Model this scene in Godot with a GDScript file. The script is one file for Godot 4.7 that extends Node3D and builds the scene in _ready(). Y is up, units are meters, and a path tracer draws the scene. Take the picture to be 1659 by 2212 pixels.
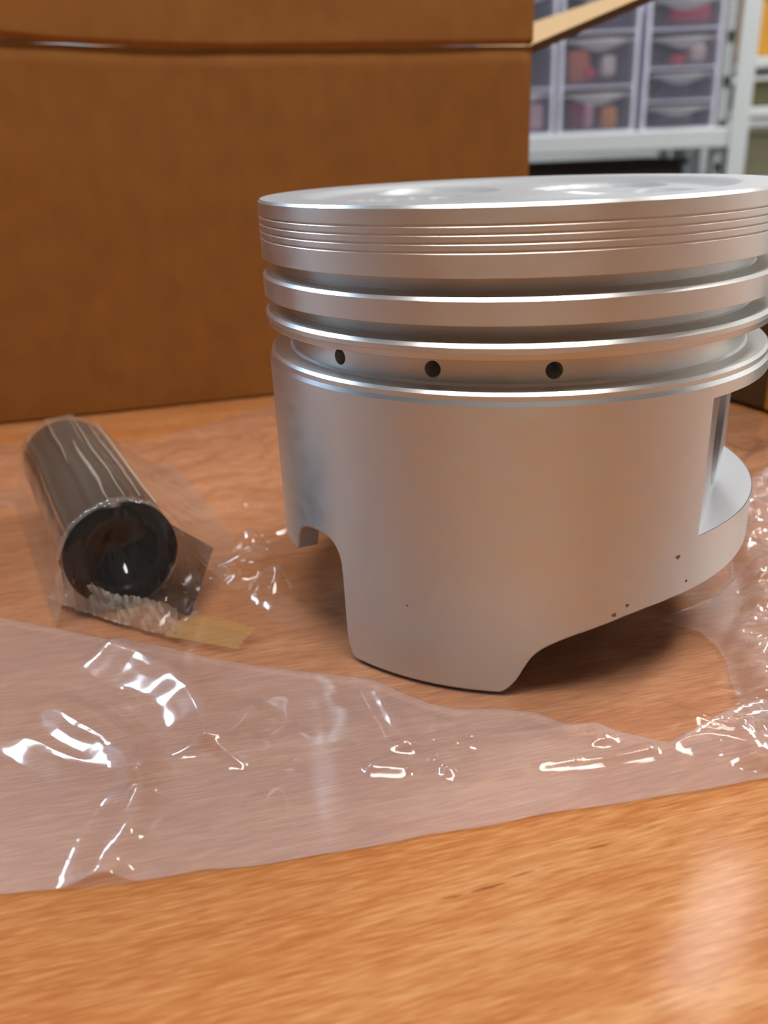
extends Node3D

const MM := 0.001
const PR := 0.04795          # skirt radius of the piston
const PTOP := 0.08007        # height of the piston crown above the table
const THRUST := -16.0        # bearing of the piston's thrust face, degrees from +z towards +x

const DASHES := [[-2.3, 91.0, 1.9, 88.9, 1.2, 0.8], [-5.9, 92.4, -3.4, 91.5, 0.8, 0.22], [2.6, 88.0, 5.6, 86.4, 0.9, 0.28], [13.0, 81.8, 15.6, 80.6, 0.8, 0.25]]

var M := {}
var used := {}


# ---------------------------------------------------------------- mesh helper
class MB:
	var v := PackedVector3Array()
	var n := PackedVector3Array()
	var t := PackedVector2Array()
	var i := PackedInt32Array()

	func tri(a: int, b: int, c: int) -> void:
		var g := (v[b] - v[a]).cross(v[c] - v[a])
		if g.dot(n[a] + n[b] + n[c]) > 0.0:
			i.append_array([a, c, b])
		else:
			i.append_array([a, b, c])

	# rows: Array of PackedVector3Array of equal length; normals smooth inside the sheet, turned by sgn
	func sheet(rows: Array, sgn := 1.0, uvs: Array = [], wrap := false) -> void:
		var h := rows.size()
		var w: int = rows[0].size()
		var o := v.size()
		for y in h:
			var r: PackedVector3Array = rows[y]
			var ru: PackedVector3Array = rows[maxi(y - 1, 0)]
			var rd: PackedVector3Array = rows[mini(y + 1, h - 1)]
			for x in w:
				var xl := x - 1
				var xr := x + 1
				if wrap:
					if xl < 0: xl = w - 2
					if xr >= w: xr = 1
				else:
					xl = maxi(xl, 0)
					xr = mini(xr, w - 1)
				var nn := (r[xr] - r[xl]).cross(rd[x] - ru[x])
				nn = nn.normalized() if nn.length_squared() > 1e-20 else Vector3.UP
				v.append(r[x])
				n.append(nn * sgn)
				t.append(uvs[y][x] if uvs.size() else Vector2(float(x) / (w - 1), float(y) / (h - 1)))
		for y in h - 1:
			for x in w - 1:
				var a := o + y * w + x
				tri(a, a + 1, a + w)
				tri(a + 1, a + w + 1, a + w)

	func quad(a: Vector3, b: Vector3, c: Vector3, d: Vector3, nn: Vector3, uv := [Vector2(0, 0), Vector2(1, 0), Vector2(1, 1), Vector2(0, 1)]) -> void:
		var o := v.size()
		v.append_array([a, b, c, d])
		for k in 4:
			n.append(nn)
			t.append(uv[k])
		tri(o, o + 1, o + 2)
		tri(o, o + 2, o + 3)

	# a strip between two edges, flat shaded per piece
	func strip(a: PackedVector3Array, b: PackedVector3Array, out: Callable) -> void:
		for k in a.size() - 1:
			var nn := (a[k + 1] - a[k]).cross(b[k] - a[k])
			if nn.length_squared() < 1e-22:
				nn = (a[k + 1] - b[k + 1]).cross(b[k] - b[k + 1])
			if nn.length_squared() < 1e-22:
				continue
			nn = nn.normalized()
			var want: Vector3 = out.call(a[k])
			if nn.dot(want) < 0.0: nn = -nn
			quad(a[k], a[k + 1], b[k + 1], b[k], nn)

	# box with bevelled edges, centred at c, size s, turned by basis q
	func box(c: Vector3, s: Vector3, bev := 0.0, q := Basis()) -> void:
		var hs := s * 0.5
		var b := minf(bev, minf(hs.x, minf(hs.y, hs.z)) * 0.9)
		var ax := [Vector3.RIGHT, Vector3.UP, Vector3.BACK]
		for k in 3:
			var u: Vector3 = ax[(k + 1) % 3]
			var w: Vector3 = ax[(k + 2) % 3]
			var hu := hs[(k + 1) % 3] - b
			var hw := hs[(k + 2) % 3] - b
			for sg in [-1.0, 1.0]:
				var nn: Vector3 = ax[k] * sg
				var p: Vector3 = nn * hs[k]
				var uvs := [Vector2(-hu, -hw), Vector2(hu, -hw), Vector2(hu, hw), Vector2(-hu, hw)]
				quad(c + q * (p - u * hu - w * hw), c + q * (p + u * hu - w * hw), c + q * (p + u * hu + w * hw), c + q * (p - u * hu + w * hw), q * nn, uvs)
				if b > 0.0:
					for s2 in [-1.0, 1.0]:
						var n2: Vector3 = u * s2
						var e: Vector3 = n2 * hs[(k + 1) % 3]
						var pa: Vector3 = nn * hs[k] + n2 * hu
						var pb: Vector3 = nn * (hs[k] - b) + e
						quad(c + q * (pa - w * hw), c + q * (pa + w * hw), c + q * (pb + w * hw), c + q * (pb - w * hw), q * (nn + n2).normalized())
		if b > 0.0:
			for sx in [-1.0, 1.0]:
				for sy in [-1.0, 1.0]:
					for sz in [-1.0, 1.0]:
						var d := Vector3(sx, sy, sz)
						var o := v.size()
						v.append_array([c + q * (d * Vector3(hs.x, hs.y - b, hs.z - b)), c + q * (d * Vector3(hs.x - b, hs.y, hs.z - b)), c + q * (d * Vector3(hs.x - b, hs.y - b, hs.z))])
						for k in 3:
							n.append(q * d.normalized())
							t.append(Vector2.ZERO)
						tri(o, o + 1, o + 2)

	# prof: Array of Vector2(radius, height); each piece of the profile is smooth round the axis and sharp along it
	func lathe(prof: Array, seg := 240, from := 0.0, to := TAU, flip := 1.0, vs := 0.02) -> void:
		for k in prof.size() - 1:
			var a: Vector2 = prof[k]
			var b: Vector2 = prof[k + 1]
			var d := b - a
			var pn := Vector2(d.y, -d.x).normalized() * flip
			var o := v.size()
			for j in seg + 1:
				var th := lerpf(from, to, float(j) / seg)
				var e := Vector3(sin(th), 0, cos(th))
				for p in [a, b]:
					v.append(e * p.x + Vector3(0, p.y, 0))
					n.append((e * pn.x + Vector3(0, pn.y, 0)).normalized())
					t.append(Vector2(th / TAU * 8.0, (p.y + p.x) / vs))
			for j in seg:
				var q := o + j * 2
				tri(q, q + 1, q + 2)
				tri(q + 1, q + 3, q + 2)

	# lathe about any axis, closed profile
	func lathe_at(prof: Array, at: Vector3, q: Basis, seg := 64, flip := 1.0) -> void:
		var o := v.size()
		lathe(prof, seg, 0.0, TAU, flip)
		for k in range(o, v.size()):
			v[k] = at + q * v[k]
			n[k] = q * n[k]

	func pillow(c: Vector3, s: Vector3, q := Basis(), p := 0.45) -> void:
		var rows := []
		for y in 13:
			var la := -PI / 2 + PI * y / 12.0
			var r := PackedVector3Array()
			for x in 25:
				var lo := TAU * x / 24.0
				var f := func(z: float) -> float: return signf(z) * pow(absf(z), p)
				r.append(c + q * (Vector3(f.call(cos(la)) * f.call(cos(lo)), f.call(sin(la)), f.call(cos(la)) * f.call(sin(lo))) * s * 0.5))
			rows.append(r)
		sheet(rows, 1.0 if true else -1.0, [], true)
		# make the normals point outwards
		for k in range(v.size() - 13 * 25, v.size()):
			if n[k].dot(v[k] - c) < 0.0: n[k] = -n[k]
		i.resize(i.size() - 12 * 24 * 6)
		var o := v.size() - 13 * 25
		for y in 12:
			for x in 24:
				var a := o + y * 25 + x
				tri(a, a + 1, a + 25)
				tri(a + 1, a + 26, a + 25)

	func mesh() -> ArrayMesh:
		var arr := []
		arr.resize(Mesh.ARRAY_MAX)
		arr[Mesh.ARRAY_VERTEX] = v
		arr[Mesh.ARRAY_NORMAL] = n
		arr[Mesh.ARRAY_TEX_UV] = t
		arr[Mesh.ARRAY_INDEX] = i
		var m := ArrayMesh.new()
		m.add_surface_from_arrays(Mesh.PRIMITIVE_TRIANGLES, arr)
		return m


# ---------------------------------------------------------------- scene tree helpers
func numbered(nm: String) -> String:
	if not used.has(nm):
		used[nm] = 0
		return nm
	used[nm] += 1
	return "%s_%03d" % [nm, used[nm]]


func thing(nm: String, label: String, category: String, at := Vector3.ZERO, turn := 0.0, group := "") -> Node3D:
	var o := Node3D.new()
	o.name = numbered(nm)
	add_child(o)
	o.position = at
	o.rotation.y = turn
	tag(o, label, category, group)
	return o


func tag(o: Node, label: String, category: String, group := "") -> void:
	o.set_meta("label", label)
	o.set_meta("category", category)
	if group != "":
		o.set_meta("group", group)


func part(parent: Node, nm: String, b: MB, mat: Material, label := "") -> MeshInstance3D:
	var o := MeshInstance3D.new()
	o.name = nm
	o.mesh = b.mesh()
	o.material_override = null
	o.mesh.surface_set_material(0, mat)
	parent.add_child(o, true)
	if label != "":
		o.set_meta("label", label)
	return o


func single(nm: String, b: MB, mat: Material, label: String, category: String, group := "") -> MeshInstance3D:
	var o := MeshInstance3D.new()
	o.name = numbered(nm)
	o.mesh = b.mesh()
	o.mesh.surface_set_material(0, mat)
	add_child(o)
	tag(o, label, category, group)
	return o


func struct(nm: String, b: MB, mat: Material, label: String) -> MeshInstance3D:
	var o := single(nm, b, mat, label, nm.split("_")[0])
	o.set_meta("kind", "structure")
	return o


# ---------------------------------------------------------------- materials
func noise(freq: float, oct := 3, sd := 1, kind := FastNoiseLite.TYPE_SIMPLEX_SMOOTH) -> FastNoiseLite:
	var f := FastNoiseLite.new()
	f.noise_type = kind
	f.seed = sd
	f.frequency = freq
	f.fractal_octaves = oct
	if oct <= 1: f.fractal_type = FastNoiseLite.FRACTAL_NONE
	return f


func noise_tex(freq: float, c0: Color, c1: Color, sd := 1, oct := 4, size := 512) -> NoiseTexture2D:
	var t := NoiseTexture2D.new()
	t.width = size
	t.height = size
	t.seamless = true
	t.noise = noise(freq, oct, sd)
	var g := Gradient.new()
	g.set_color(0, c0)
	g.set_color(1, c1)
	t.color_ramp = g
	return t


func plain(nm: String, c: Color, rough := 0.6, metal := 0.0) -> StandardMaterial3D:
	var m := StandardMaterial3D.new()
	m.resource_name = nm
	m.albedo_color = c
	m.roughness = rough
	m.metallic = metal
	return m


func film(nm: String, c: Color, rough := 0.12) -> StandardMaterial3D:
	var m := plain(nm, c, rough)
	m.transparency = BaseMaterial3D.TRANSPARENCY_ALPHA
	m.cull_mode = BaseMaterial3D.CULL_DISABLED
	return m


func wood_image() -> ImageTexture:
	# along the grain x: 0.5 m on 768 px; across it y: 0.30 m on 2048 px
	var w := 768
	var h := 2048
	var im := Image.create(w, h, false, Image.FORMAT_RGB8)
	var broad := noise(1.0, 3, 11)
	var streak := noise(1.0, 2, 23)
	var pore := noise(1.0, 1, 37)
	var mid := noise(1.0, 2, 51)
	var light_c := Color(0.78, 0.565, 0.385)
	var mid_c := Color(0.705, 0.455, 0.27)
	var deep_c := Color(0.62, 0.365, 0.19)
	for y in h:
		var ym := y * 0.30 / h
		for x in w:
			var xm := x * 0.5 / w
			var wob := ym + 0.0016 * sin(xm * 21.0 + 2.0 * sin(ym * 30.0))
			var b := broad.get_noise_2d(xm * 9.0, wob * 75.0)
			var m := mid.get_noise_2d(xm * 30.0 + 9.0, wob * 330.0)
			var s := streak.get_noise_2d(xm * 75.0, wob * 1000.0)
			var p := pore.get_noise_2d(xm * 170.0, wob * 2100.0)
			var k := 0.5 + 0.36 * b + 0.24 * m + 0.30 * s
			var c := mid_c.lerp(light_c, clampf((k - 0.45) * 1.7, 0.0, 1.0)).lerp(deep_c, clampf((0.42 - k) * 1.7, 0.0, 1.0))
			if p > 0.30: c = c.lerp(Color(0.84, 0.62, 0.41), clampf((p - 0.30) * 1.3, 0.0, 0.4))
			elif p < -0.42: c = c.lerp(deep_c, clampf((-0.42 - p) * 2.0, 0.0, 0.45))
			im.set_pixel(x, y, c)
	# dark mineral streaks along the grain: start and end on the table, in millimetres
	for d in DASHES:
		var g := Vector2(cos(0.40), -sin(0.40))
		var ac := Vector2(sin(0.40), cos(0.40))
		var p0 := Vector2(d[0], d[1]) * MM
		var p1 := Vector2(d[2], d[3]) * MM
		for q in 60:
			var pp := p0.lerp(p1, q / 59.0)
			var px := int(fposmod(pp.dot(g) / 0.5 + 0.45, 1.0) * w)
			var py := fposmod(pp.dot(ac) / 0.30 + 0.55, 1.0) * h
			var wd: float = d[4] * sin(PI * (q + 2.0) / 63.0)
			for yy in range(int(py - wd), int(py + wd) + 1):
				var old := im.get_pixel(px, posmod(yy, h))
				im.set_pixel(px, posmod(yy, h), old.lerp(Color(0.36, 0.16, 0.07), d[5] * 0.10))
	return ImageTexture.create_from_image(im)


func turned_image() -> ImageTexture:
	# lathe marks: rows of slightly different height
	var im := Image.create(8, 1024, false, Image.FORMAT_RGB8)
	var rng := RandomNumberGenerator.new()
	rng.seed = 5
	var a := noise(0.06, 2, 4)
	for y in 1024:
		var hgt := 0.5 + 0.25 * a.get_noise_1d(y) + 0.16 * rng.randf_range(-1, 1) + 0.12 * sin(y * TAU / 8.0)
		for x in 8:
			im.set_pixel(x, y, Color(hgt, hgt, hgt))
	im.bump_map_to_normal_map(2.0)
	return ImageTexture.create_from_image(im)


func make_materials() -> void:
	var wood := plain("table_wood", Color.WHITE, 0.14)
	wood.albedo_texture = wood_image()
	wood.metallic_specular = 0.2
	var grain := NoiseTexture2D.new()
	grain.width = 512
	grain.height = 512
	grain.seamless = true
	grain.noise = noise(0.05, 3, 9)
	grain.as_normal_map = true
	grain.bump_strength = 2.0
	M.wood = wood
	M.wood_edge = plain("table_edge_band", Color(0.50, 0.27, 0.12), 0.4)
	M.steel_leg = plain("powder_coated_leg", Color(0.22, 0.22, 0.23), 0.5, 0.3)

	var alu := plain("turned_aluminium", Color(0.86, 0.865, 0.855), 0.42, 1.0)
	alu.normal_enabled = true
	alu.normal_texture = turned_image()
	alu.normal_scale = 0.12
	alu.anisotropy_enabled = true
	alu.anisotropy = -0.8
	var smear := noise_tex(0.008, Color(0.80, 0.80, 0.80), Color(1, 1, 1), 61, 4)
	alu.roughness_texture = smear
	alu.roughness = 0.46
	M.alu = alu
	M.spot = plain("oil_spot", Color(0.52, 0.48, 0.43), 0.5, 0.7)
	var rim := plain("bright_cut_aluminium", Color(0.93, 0.93, 0.93), 0.25, 1.0)
	M.rim = rim
	var milled := plain("milled_aluminium", Color(0.76, 0.77, 0.79), 0.45, 0.7)
	M.milled = milled

	var card := plain("brown_cardboard", Color.WHITE, 0.85)
	card.albedo_texture = noise_tex(0.02, Color(0.60, 0.385, 0.150), Color(0.665, 0.44, 0.18), 3, 5)
	card.uv1_triplanar = true
	card.uv1_scale = Vector3(9, 5, 9)
	M.card = card
	var card_in := plain("cardboard_inside", Color.WHITE, 0.85)
	card_in.albedo_texture = noise_tex(0.03, Color(0.74, 0.60, 0.42), Color(0.80, 0.66, 0.47), 8, 4)
	card_in.uv1_triplanar = true
	card_in.uv1_scale = Vector3(9, 9, 9)
	M.card_in = card_in
	M.card_edge = plain("cardboard_cut_edge", Color(0.34, 0.22, 0.11), 0.9)

	M.film = film("polythene_sheet", Color(0.88, 0.83, 0.85, 0.075), 0.11)
	M.film_double = film("polythene_sheet_double", Color(0.88, 0.85, 0.87, 0.18), 0.10)
	M.film_clear = film("clear_polythene", Color(0.86, 0.84, 0.80, 0.10), 0.09)
	M.film_end = film("tight_polythene", Color(0.80, 0.78, 0.76, 0.03), 0.07)
	M.film_seal = film("sealed_polythene", Color(0.90, 0.86, 0.80, 0.40), 0.12)
	M.film_yellow = film("yellowed_polythene", Color(0.86, 0.72, 0.40, 0.24), 0.2)
	M.film_reflection = film("brown_pin_reflection", Color(0.17, 0.11, 0.06, 0.66), 0.2)  # brown tint paints the pin's dark reflection in the film
	M.pin = plain("ground_steel", Color(0.135, 0.112, 0.10), 0.2, 1.0)

	M.white = plain("white_paint", Color(0.81, 0.83, 0.84), 0.45)
	M.white_plastic = plain("white_plastic", Color(0.84, 0.84, 0.91), 0.4)
	M.tray = plain("grey_drawer_tray", Color(0.52, 0.52, 0.59), 0.4)
	M.handle = plain("handle_plastic", Color(0.90, 0.90, 0.95), 0.4)
	M.drawer = film("smoky_clear_plastic", Color(0.66, 0.66, 0.74, 0.16), 0.2)
	M.gap_shade = plain("painted_gap_shade", Color(0.15, 0.09, 0.06), 0.7)  # dark colour paints the shade of the gap under the shelf
	M.wall = plain("wall_paint", Color(0.86, 0.86, 0.86), 0.9)
	M.ceiling = plain("ceiling_paint", Color(0.88, 0.87, 0.85), 0.9)
	M.floor = plain("floor_vinyl", Color(0.40, 0.38, 0.36), 0.6)
	M.housing = plain("lamp_housing", Color(0.85, 0.85, 0.85), 0.5)


# ---------------------------------------------------------------- camera, light
func make_camera() -> void:
	var cam := Camera3D.new()
	cam.name = "camera"
	add_child(cam)
	cam.position = Vector3(0.00259572, 0.08779555, 0.17304986)
	cam.basis = Basis(Vector3.UP, 0.170715) * Basis(Vector3.RIGHT, -0.402944) * Basis(Vector3.BACK, -0.042593)
	cam.near = 0.01
	cam.far = 20.0
	var att := CameraAttributesPhysical.new()
	att.frustum_focal_length = 12.0 / tan(atan(1106.0 / 1847.75))
	att.frustum_focus_distance = 0.14
	att.frustum_near = 0.01
	att.frustum_far = 20.0
	att.exposure_aperture = att.frustum_focal_length / 1.5
	cam.attributes = att
	cam.fov = rad_to_deg(2.0 * atan(1106.0 / 1847.75))
	cam.current = true


func ceiling_light(at: Vector3, size: Vector2, turn: float, energy: float, col: Color, label: String) -> void:
	var o := thing("ceiling_light", label, "light", at, turn, "ceiling light panels")
	var b := MB.new()
	b.box(Vector3(0, 0.03, 0), Vector3(size.x + 0.04, 0.06, size.y + 0.04), 0.008)
	part(o, "housing", b, M.housing)
	var d := MB.new()
	d.box(Vector3(0, -0.004, 0), Vector3(size.x, 0.008, size.y), 0.002)
	var em := plain("lamp_diffuser", Color(0.9, 0.9, 0.9), 0.5)
	em.emission_enabled = true
	em.emission = col
	em.emission_energy_multiplier = 6.0
	part(o, "lamp_diffuser", d, em)
	var l := AreaLight3D.new()
	l.name = "lamp_glow"
	l.area_size = size
	l.light_energy = energy
	l.light_color = col
	l.area_range = 12.0
	l.area_attenuation = 2.0
	l.shadow_enabled = true
	l.position = Vector3(0, -0.012, 0)
	l.rotation = Vector3(-PI / 2, 0, 0)
	o.add_child(l)


func make_light() -> void:
	var we := WorldEnvironment.new()
	we.name = "world"
	var e := Environment.new()
	e.background_mode = Environment.BG_COLOR
	e.background_color = Color(0, 0, 0)
	e.tonemap_mode = Environment.TONE_MAPPER_LINEAR
	e.tonemap_exposure = 1.17
	e.sdfgi_enabled = true
	e.ssao_enabled = true
	e.ssil_enabled = true
	we.environment = e
	add_child(we)
	var warm := Color(1.0, 0.985, 0.96)
	var cool := Color(0.84, 0.93, 1.0)
	ceiling_light(Vector3(0.515, 1.78, -1.51), Vector2(0.11, 0.50), -0.425, 0.5, warm, "short narrow ceiling light ahead of the table")
	ceiling_light(Vector3(1.38, 1.78, -1.25), Vector2(0.42, 1.15), -0.44, 3.3, warm, "added wide ceiling light panel ahead of the table, far to the right")  # added panel: extra light, placed clear of the tabletop's reflections
	ceiling_light(Vector3(-1.86, 1.78, -1.00), Vector2(0.36, 0.85), -0.44, 2.2, cool, "added ceiling light panel far to the left, standing in for cool daylight")  # unseen panel added in place of cool daylight from the left
	ceiling_light(Vector3(0.05, 1.78, 0.32), Vector2(1.30, 0.28), -0.1, 1.35, warm, "ceiling light panel straight above the table")


# ---------------------------------------------------------------- room
func make_room() -> void:
	var x0 := -2.3
	var x1 := 2.4
	var z0 := -2.75
	var z1 := 2.3
	var y0 := -0.75
	var y1 := 1.85
	var cx := (x0 + x1) / 2
	var cz := (z0 + z1) / 2
	var b := MB.new()
	b.box(Vector3(cx, y0 - 0.05, cz), Vector3(x1 - x0 + 0.4, 0.1, z1 - z0 + 0.4))
	struct("floor", b, M.floor, "grey vinyl floor under the wooden table")
	b = MB.new()
	b.box(Vector3(cx, y1 + 0.05, cz), Vector3(x1 - x0 + 0.4, 0.1, z1 - z0 + 0.4))
	struct("ceiling", b, M.ceiling, "white ceiling with four light panels, some of them added")
	b = MB.new()
	b.box(Vector3(cx, (y0 + y1) / 2, z0 - 0.1), Vector3(x1 - x0 + 0.4, y1 - y0, 0.2))
	struct("wall_back", b, M.wall, "pale grey wall behind the white shelves")
	b = MB.new()
	b.box(Vector3(cx, (y0 + y1) / 2, z1 + 0.1), Vector3(x1 - x0 + 0.4, y1 - y0, 0.2))
	struct("wall_front", b, plain("dark_wall_paint", Color(0.45, 0.44, 0.43), 0.9), "grey wall behind the camera")
	b = MB.new()
	b.box(Vector3(x0 - 0.1, (y0 + y1) / 2, cz), Vector3(0.2, y1 - y0, z1 - z0))
	struct("wall_left", b, plain("blue_grey_wall_paint", Color(0.66, 0.72, 0.79), 0.9), "blue-grey wall to the left of the table")
	b = MB.new()
	b.box(Vector3(x1 + 0.1, (y0 + y1) / 2, cz), Vector3(0.2, y1 - y0, z1 - z0))
	struct("wall_right", b, M.wall, "pale grey wall to the right of the table")


func make_table() -> void:
	var o := thing("table", "orange-brown wooden table with fine grain under the plastic sheet", "table")
	var top := -0.0006
	var b := MB.new()
	var c0 := Vector3(-0.75, top, -0.46)
	var c1 := Vector3(0.85, top, 0.64)
	var g := Vector2(cos(0.40), -sin(0.40))      # grain direction in x, z
	var a := Vector2(sin(0.40), cos(0.40))
	var uvf := func(p: Vector3) -> Vector2:
		var q := Vector2(p.x, p.z)
		return Vector2(q.dot(g) / 0.5 + 0.45, q.dot(a) / 0.30 + 0.55)
	var q0 := c0
	var q1 := Vector3(c1.x, top, c0.z)
	var q2 := c1
	var q3 := Vector3(c0.x, top, c1.z)
	b.quad(q0, q1, q2, q3, Vector3.UP, [uvf.call(q0), uvf.call(q1), uvf.call(q2), uvf.call(q3)])
	b.quad(q0 - Vector3(0, 0.025, 0), q1 - Vector3(0, 0.025, 0), q2 - Vector3(0, 0.025, 0), q3 - Vector3(0, 0.025, 0), Vector3.DOWN)
	part(o, "tabletop", b, M.wood)
	b = MB.new()
	b.box(Vector3(0.05, top - 0.0127, c0.z - 0.001), Vector3(1.6, 0.0250, 0.002))
	b.box(Vector3(0.05, top - 0.0127, c1.z + 0.001), Vector3(1.6, 0.0250, 0.002))
	b.box(Vector3(c0.x - 0.001, top - 0.0127, 0.09), Vector3(0.002, 0.0250, 1.1))
	b.box(Vector3(c1.x + 0.001, top - 0.0127, 0.09), Vector3(0.002, 0.0250, 1.1))
	part(o, "edge_band", b, M.wood_edge)
	for sx in [-0.68, 0.78]:
		for sz in [-0.40, 0.58]:
			b = MB.new()
			b.box(Vector3(sx, -0.388, sz), Vector3(0.05, 0.724, 0.05), 0.004)
			part(o, "leg", b, M.steel_leg)


# ---------------------------------------------------------------- piston
func pol(r: float, deg: float, y: float) -> Vector3:
	var a := deg_to_rad(deg)
	return Vector3(r * sin(a), y, r * cos(a))


func skirt_outline() -> Array:
	# (bearing from the thrust face, height of the lower edge), one half turn; the other half repeats it
	var half := [[-90, 15.5], [-60, 15.6], [-47, 15.5], [-42.6, 15.4], [-41.2, 15.9], [-40.3, 17.3], [-39.6, 19.3], [-38.0, 21.3], [-36.0, 22.2], [-33.5, 22.9], [-30.5, 23.35], [-28.3, 23.4],
		[-26.2, 23.35], [-24.5, 23.05], [-23.3, 22.5], [-22.3, 21.7], [-21.5, 20.7], [-21.0, 19.6], [-20.75, 18.4], [-20.6, 16.0], [-20.5, 12.5], [-20.4, 8.0], [-20.3, 4.8], [-20.05, 3.3],
		[-19.75, 2.2], [-19.35, 1.2], [-18.8, 0.35], [-18.2, 0.0], [-9, 0.0], [0, 0.0], [10, 0.0], [15.9, 0.0], [16.7, 0.25], [17.5, 0.8], [18.4, 1.6], [19.3, 2.6], [20.0, 3.7], [20.7, 4.9], [21.4, 6.0],
		[22.2, 7.05], [23.2, 8.0], [24.5, 8.85], [26.0, 9.55], [28.0, 10.3], [31.0, 11.2], [36.4, 12.4], [41.5, 13.5], [46.7, 14.25], [53, 14.7], [60, 14.9], [70, 15.1], [80, 15.4], [90, 15.5]]
	var out := []
	for turn in [0.0, 180.0]:
		for k in half.size() - 1:
			var a0: float = half[k][0]
			var a1: float = half[k + 1][0]
			var steps := maxi(1, int(ceil((a1 - a0) / 1.5)))
			for s in steps:
				var f := float(s) / steps
				out.append(Vector2(lerpf(a0, a1, f) + turn, lerpf(half[k][1], half[k + 1][1], f) * MM))
	out.append(Vector2(270, 15.5 * MM))
	return out


func make_piston() -> void:
	var o := thing("piston", "bare silver aluminium engine piston with ring grooves standing on plastic sheet", "piston", Vector3.ZERO, 0.0)
	var Y := PTOP
	var y := func(mm: float) -> float: return Y - mm * MM
	# --- crown
	var rows := []
	var uv := []
	var cuts := [0.0, 4, 8, 12, 16, 20, 24, 27, 29, 31, 32, 33, 34, 35, 36, 36.6, 37.2, 37.8, 38.4, 39.0, 39.6, 40.2, 41, 42, 44, 46, 47.3]
	for rr in cuts:
		var r := PackedVector3Array()
		var ru := PackedVector2Array()
		for j in 241:
			var d := 360.0 * j / 240.0
			var p := pol(rr * MM, d, 0)
			var dish := 1.3 * smoothstep(40.4, 36.0, rr)
			var pocket := 0.0
			for pk in [[18.0, 10.0, 14.5], [-17.0, 11.0, 14.5], [17.0, -17.0, 12.0], [-16.0, -18.0, 12.0]]:
				var dd := Vector2(p.x / MM - pk[0], p.z / MM - pk[1]).length()
				pocket = maxf(pocket, 0.9 * smoothstep(pk[2] + 1.0, pk[2] - 0.4, dd))
			r.append(Vector3(p.x, Y - (dish + pocket * smoothstep(39.8, 38.0, rr) * smoothstep(9.0, 14.0, rr)) * MM, p.z))
			ru.append(Vector2(d / 45.0, rr / 20.0))
		rows.append(r)
		uv.append(ru)
	var b := MB.new()
	b.sheet(rows, -1.0, uv, true)
	for k in b.n.size():
		if b.n[k].y < 0.0: b.n[k] = -b.n[k]
	for k in 241: b.n[k] = Vector3.UP
	rebuild(b)
	part(o, "crown", b, M.milled)
	b = MB.new()
	b.lathe([Vector2(47.75 * MM, y.call(0.45)), Vector2(47.3 * MM, Y)])
	part(o, "crown_rim", b, M.rim)
	# --- top land, with four fine cut lines
	var R := 0.0478
	var prof := [Vector2(R, y.call(0.45))]
	var lines := [3.0, 4.22, 5.44, 6.66]
	b = MB.new()
	var br := MB.new()
	var prev := 0.45
	for l in lines:
		b.lathe([Vector2(R, y.call(l - 0.42)), Vector2(R, y.call(prev))])
		b.lathe([Vector2(R - 0.0003, y.call(l - 0.36)), Vector2(R, y.call(l - 0.42))])
		br.lathe([Vector2(R, y.call(l + 0.02)), Vector2(R - 0.0003, y.call(l - 0.26))])
		b.lathe([Vector2(R - 0.0003, y.call(l - 0.26)), Vector2(R - 0.0003, y.call(l - 0.36))])
		prev = l + 0.02
	b.lathe([Vector2(R, y.call(9.95)), Vector2(R, y.call(prev))])
	b.lathe([Vector2(R - 0.0001, y.call(10.05)), Vector2(R, y.call(9.95))])
	var tl := part(o, "top_land", b, M.alu)
	part(tl, "cut_line", br, M.rim)
	# --- ring grooves
	for gr in [[10.05, 12.75, 43.4], [16.8, 19.42, 43.4]]:
		b = MB.new()
		b.lathe([Vector2(gr[2] * MM, y.call(gr[0])), Vector2(47.7 * MM, y.call(gr[0]))])
		b.lathe([Vector2(gr[2] * MM, y.call(gr[1] - 0.3)), Vector2(gr[2] * MM, y.call(gr[0]))])
		b.lathe([Vector2((gr[2] + 0.3) * MM, y.call(gr[1])), Vector2(gr[2] * MM, y.call(gr[1] - 0.3))])
		b.lathe([Vector2(47.40 * MM, y.call(gr[1])), Vector2((gr[2] + 0.3) * MM, y.call(gr[1]))])
		part(o, "ring_groove", b, M.alu)
	# --- second land
	R = 0.04793
	b = MB.new()
	br = MB.new()
	br.lathe([Vector2(R, y.call(13.25)), Vector2(R - 0.00052, y.call(12.75))])
	b.lathe([Vector2(R, y.call(16.7)), Vector2(R, y.call(13.25))])
	b.lathe([Vector2(R - 0.0001, y.call(16.8)), Vector2(R, y.call(16.7))])
	var sl := part(o, "second_land", b, M.alu)
	part(sl, "chamfer", br, M.rim, "bright chamfered upper edge")
	# --- third land
	R = 0.04797
	b = MB.new()
	br = MB.new()
	br.lathe([Vector2(R, y.call(19.98)), Vector2(R - 0.00058, y.call(19.42))])
	b.lathe([Vector2(R, y.call(20.75)), Vector2(R, y.call(19.98))])
	b.lathe([Vector2(R - 0.00022, y.call(20.95)), Vector2(R, y.call(20.75))])
	b.lathe([Vector2(R - 0.0004, y.call(21.9)), Vector2(R - 0.00022, y.call(20.95))])
	var tld := part(o, "third_land", b, M.alu)
	part(tld, "chamfer", br, M.rim, "bright chamfered upper edge")
	# --- oil ring groove with drilled holes
	var gi := 0.0434
	var go := 0.0476
	var yt: float = y.call(21.9)
	var yb: float = y.call(26.85)
	b = MB.new()
	b.lathe([Vector2(gi, yt), Vector2(go, yt)])
	b.lathe([Vector2(0.04702, yb), Vector2(gi + 0.0004, yb)])
	b.lathe([Vector2(gi + 0.0004, yb), Vector2(gi, yb + 0.0004)])
	var hy := 0.0556
	var hr := 0.00135
	var hole_at := []
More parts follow.
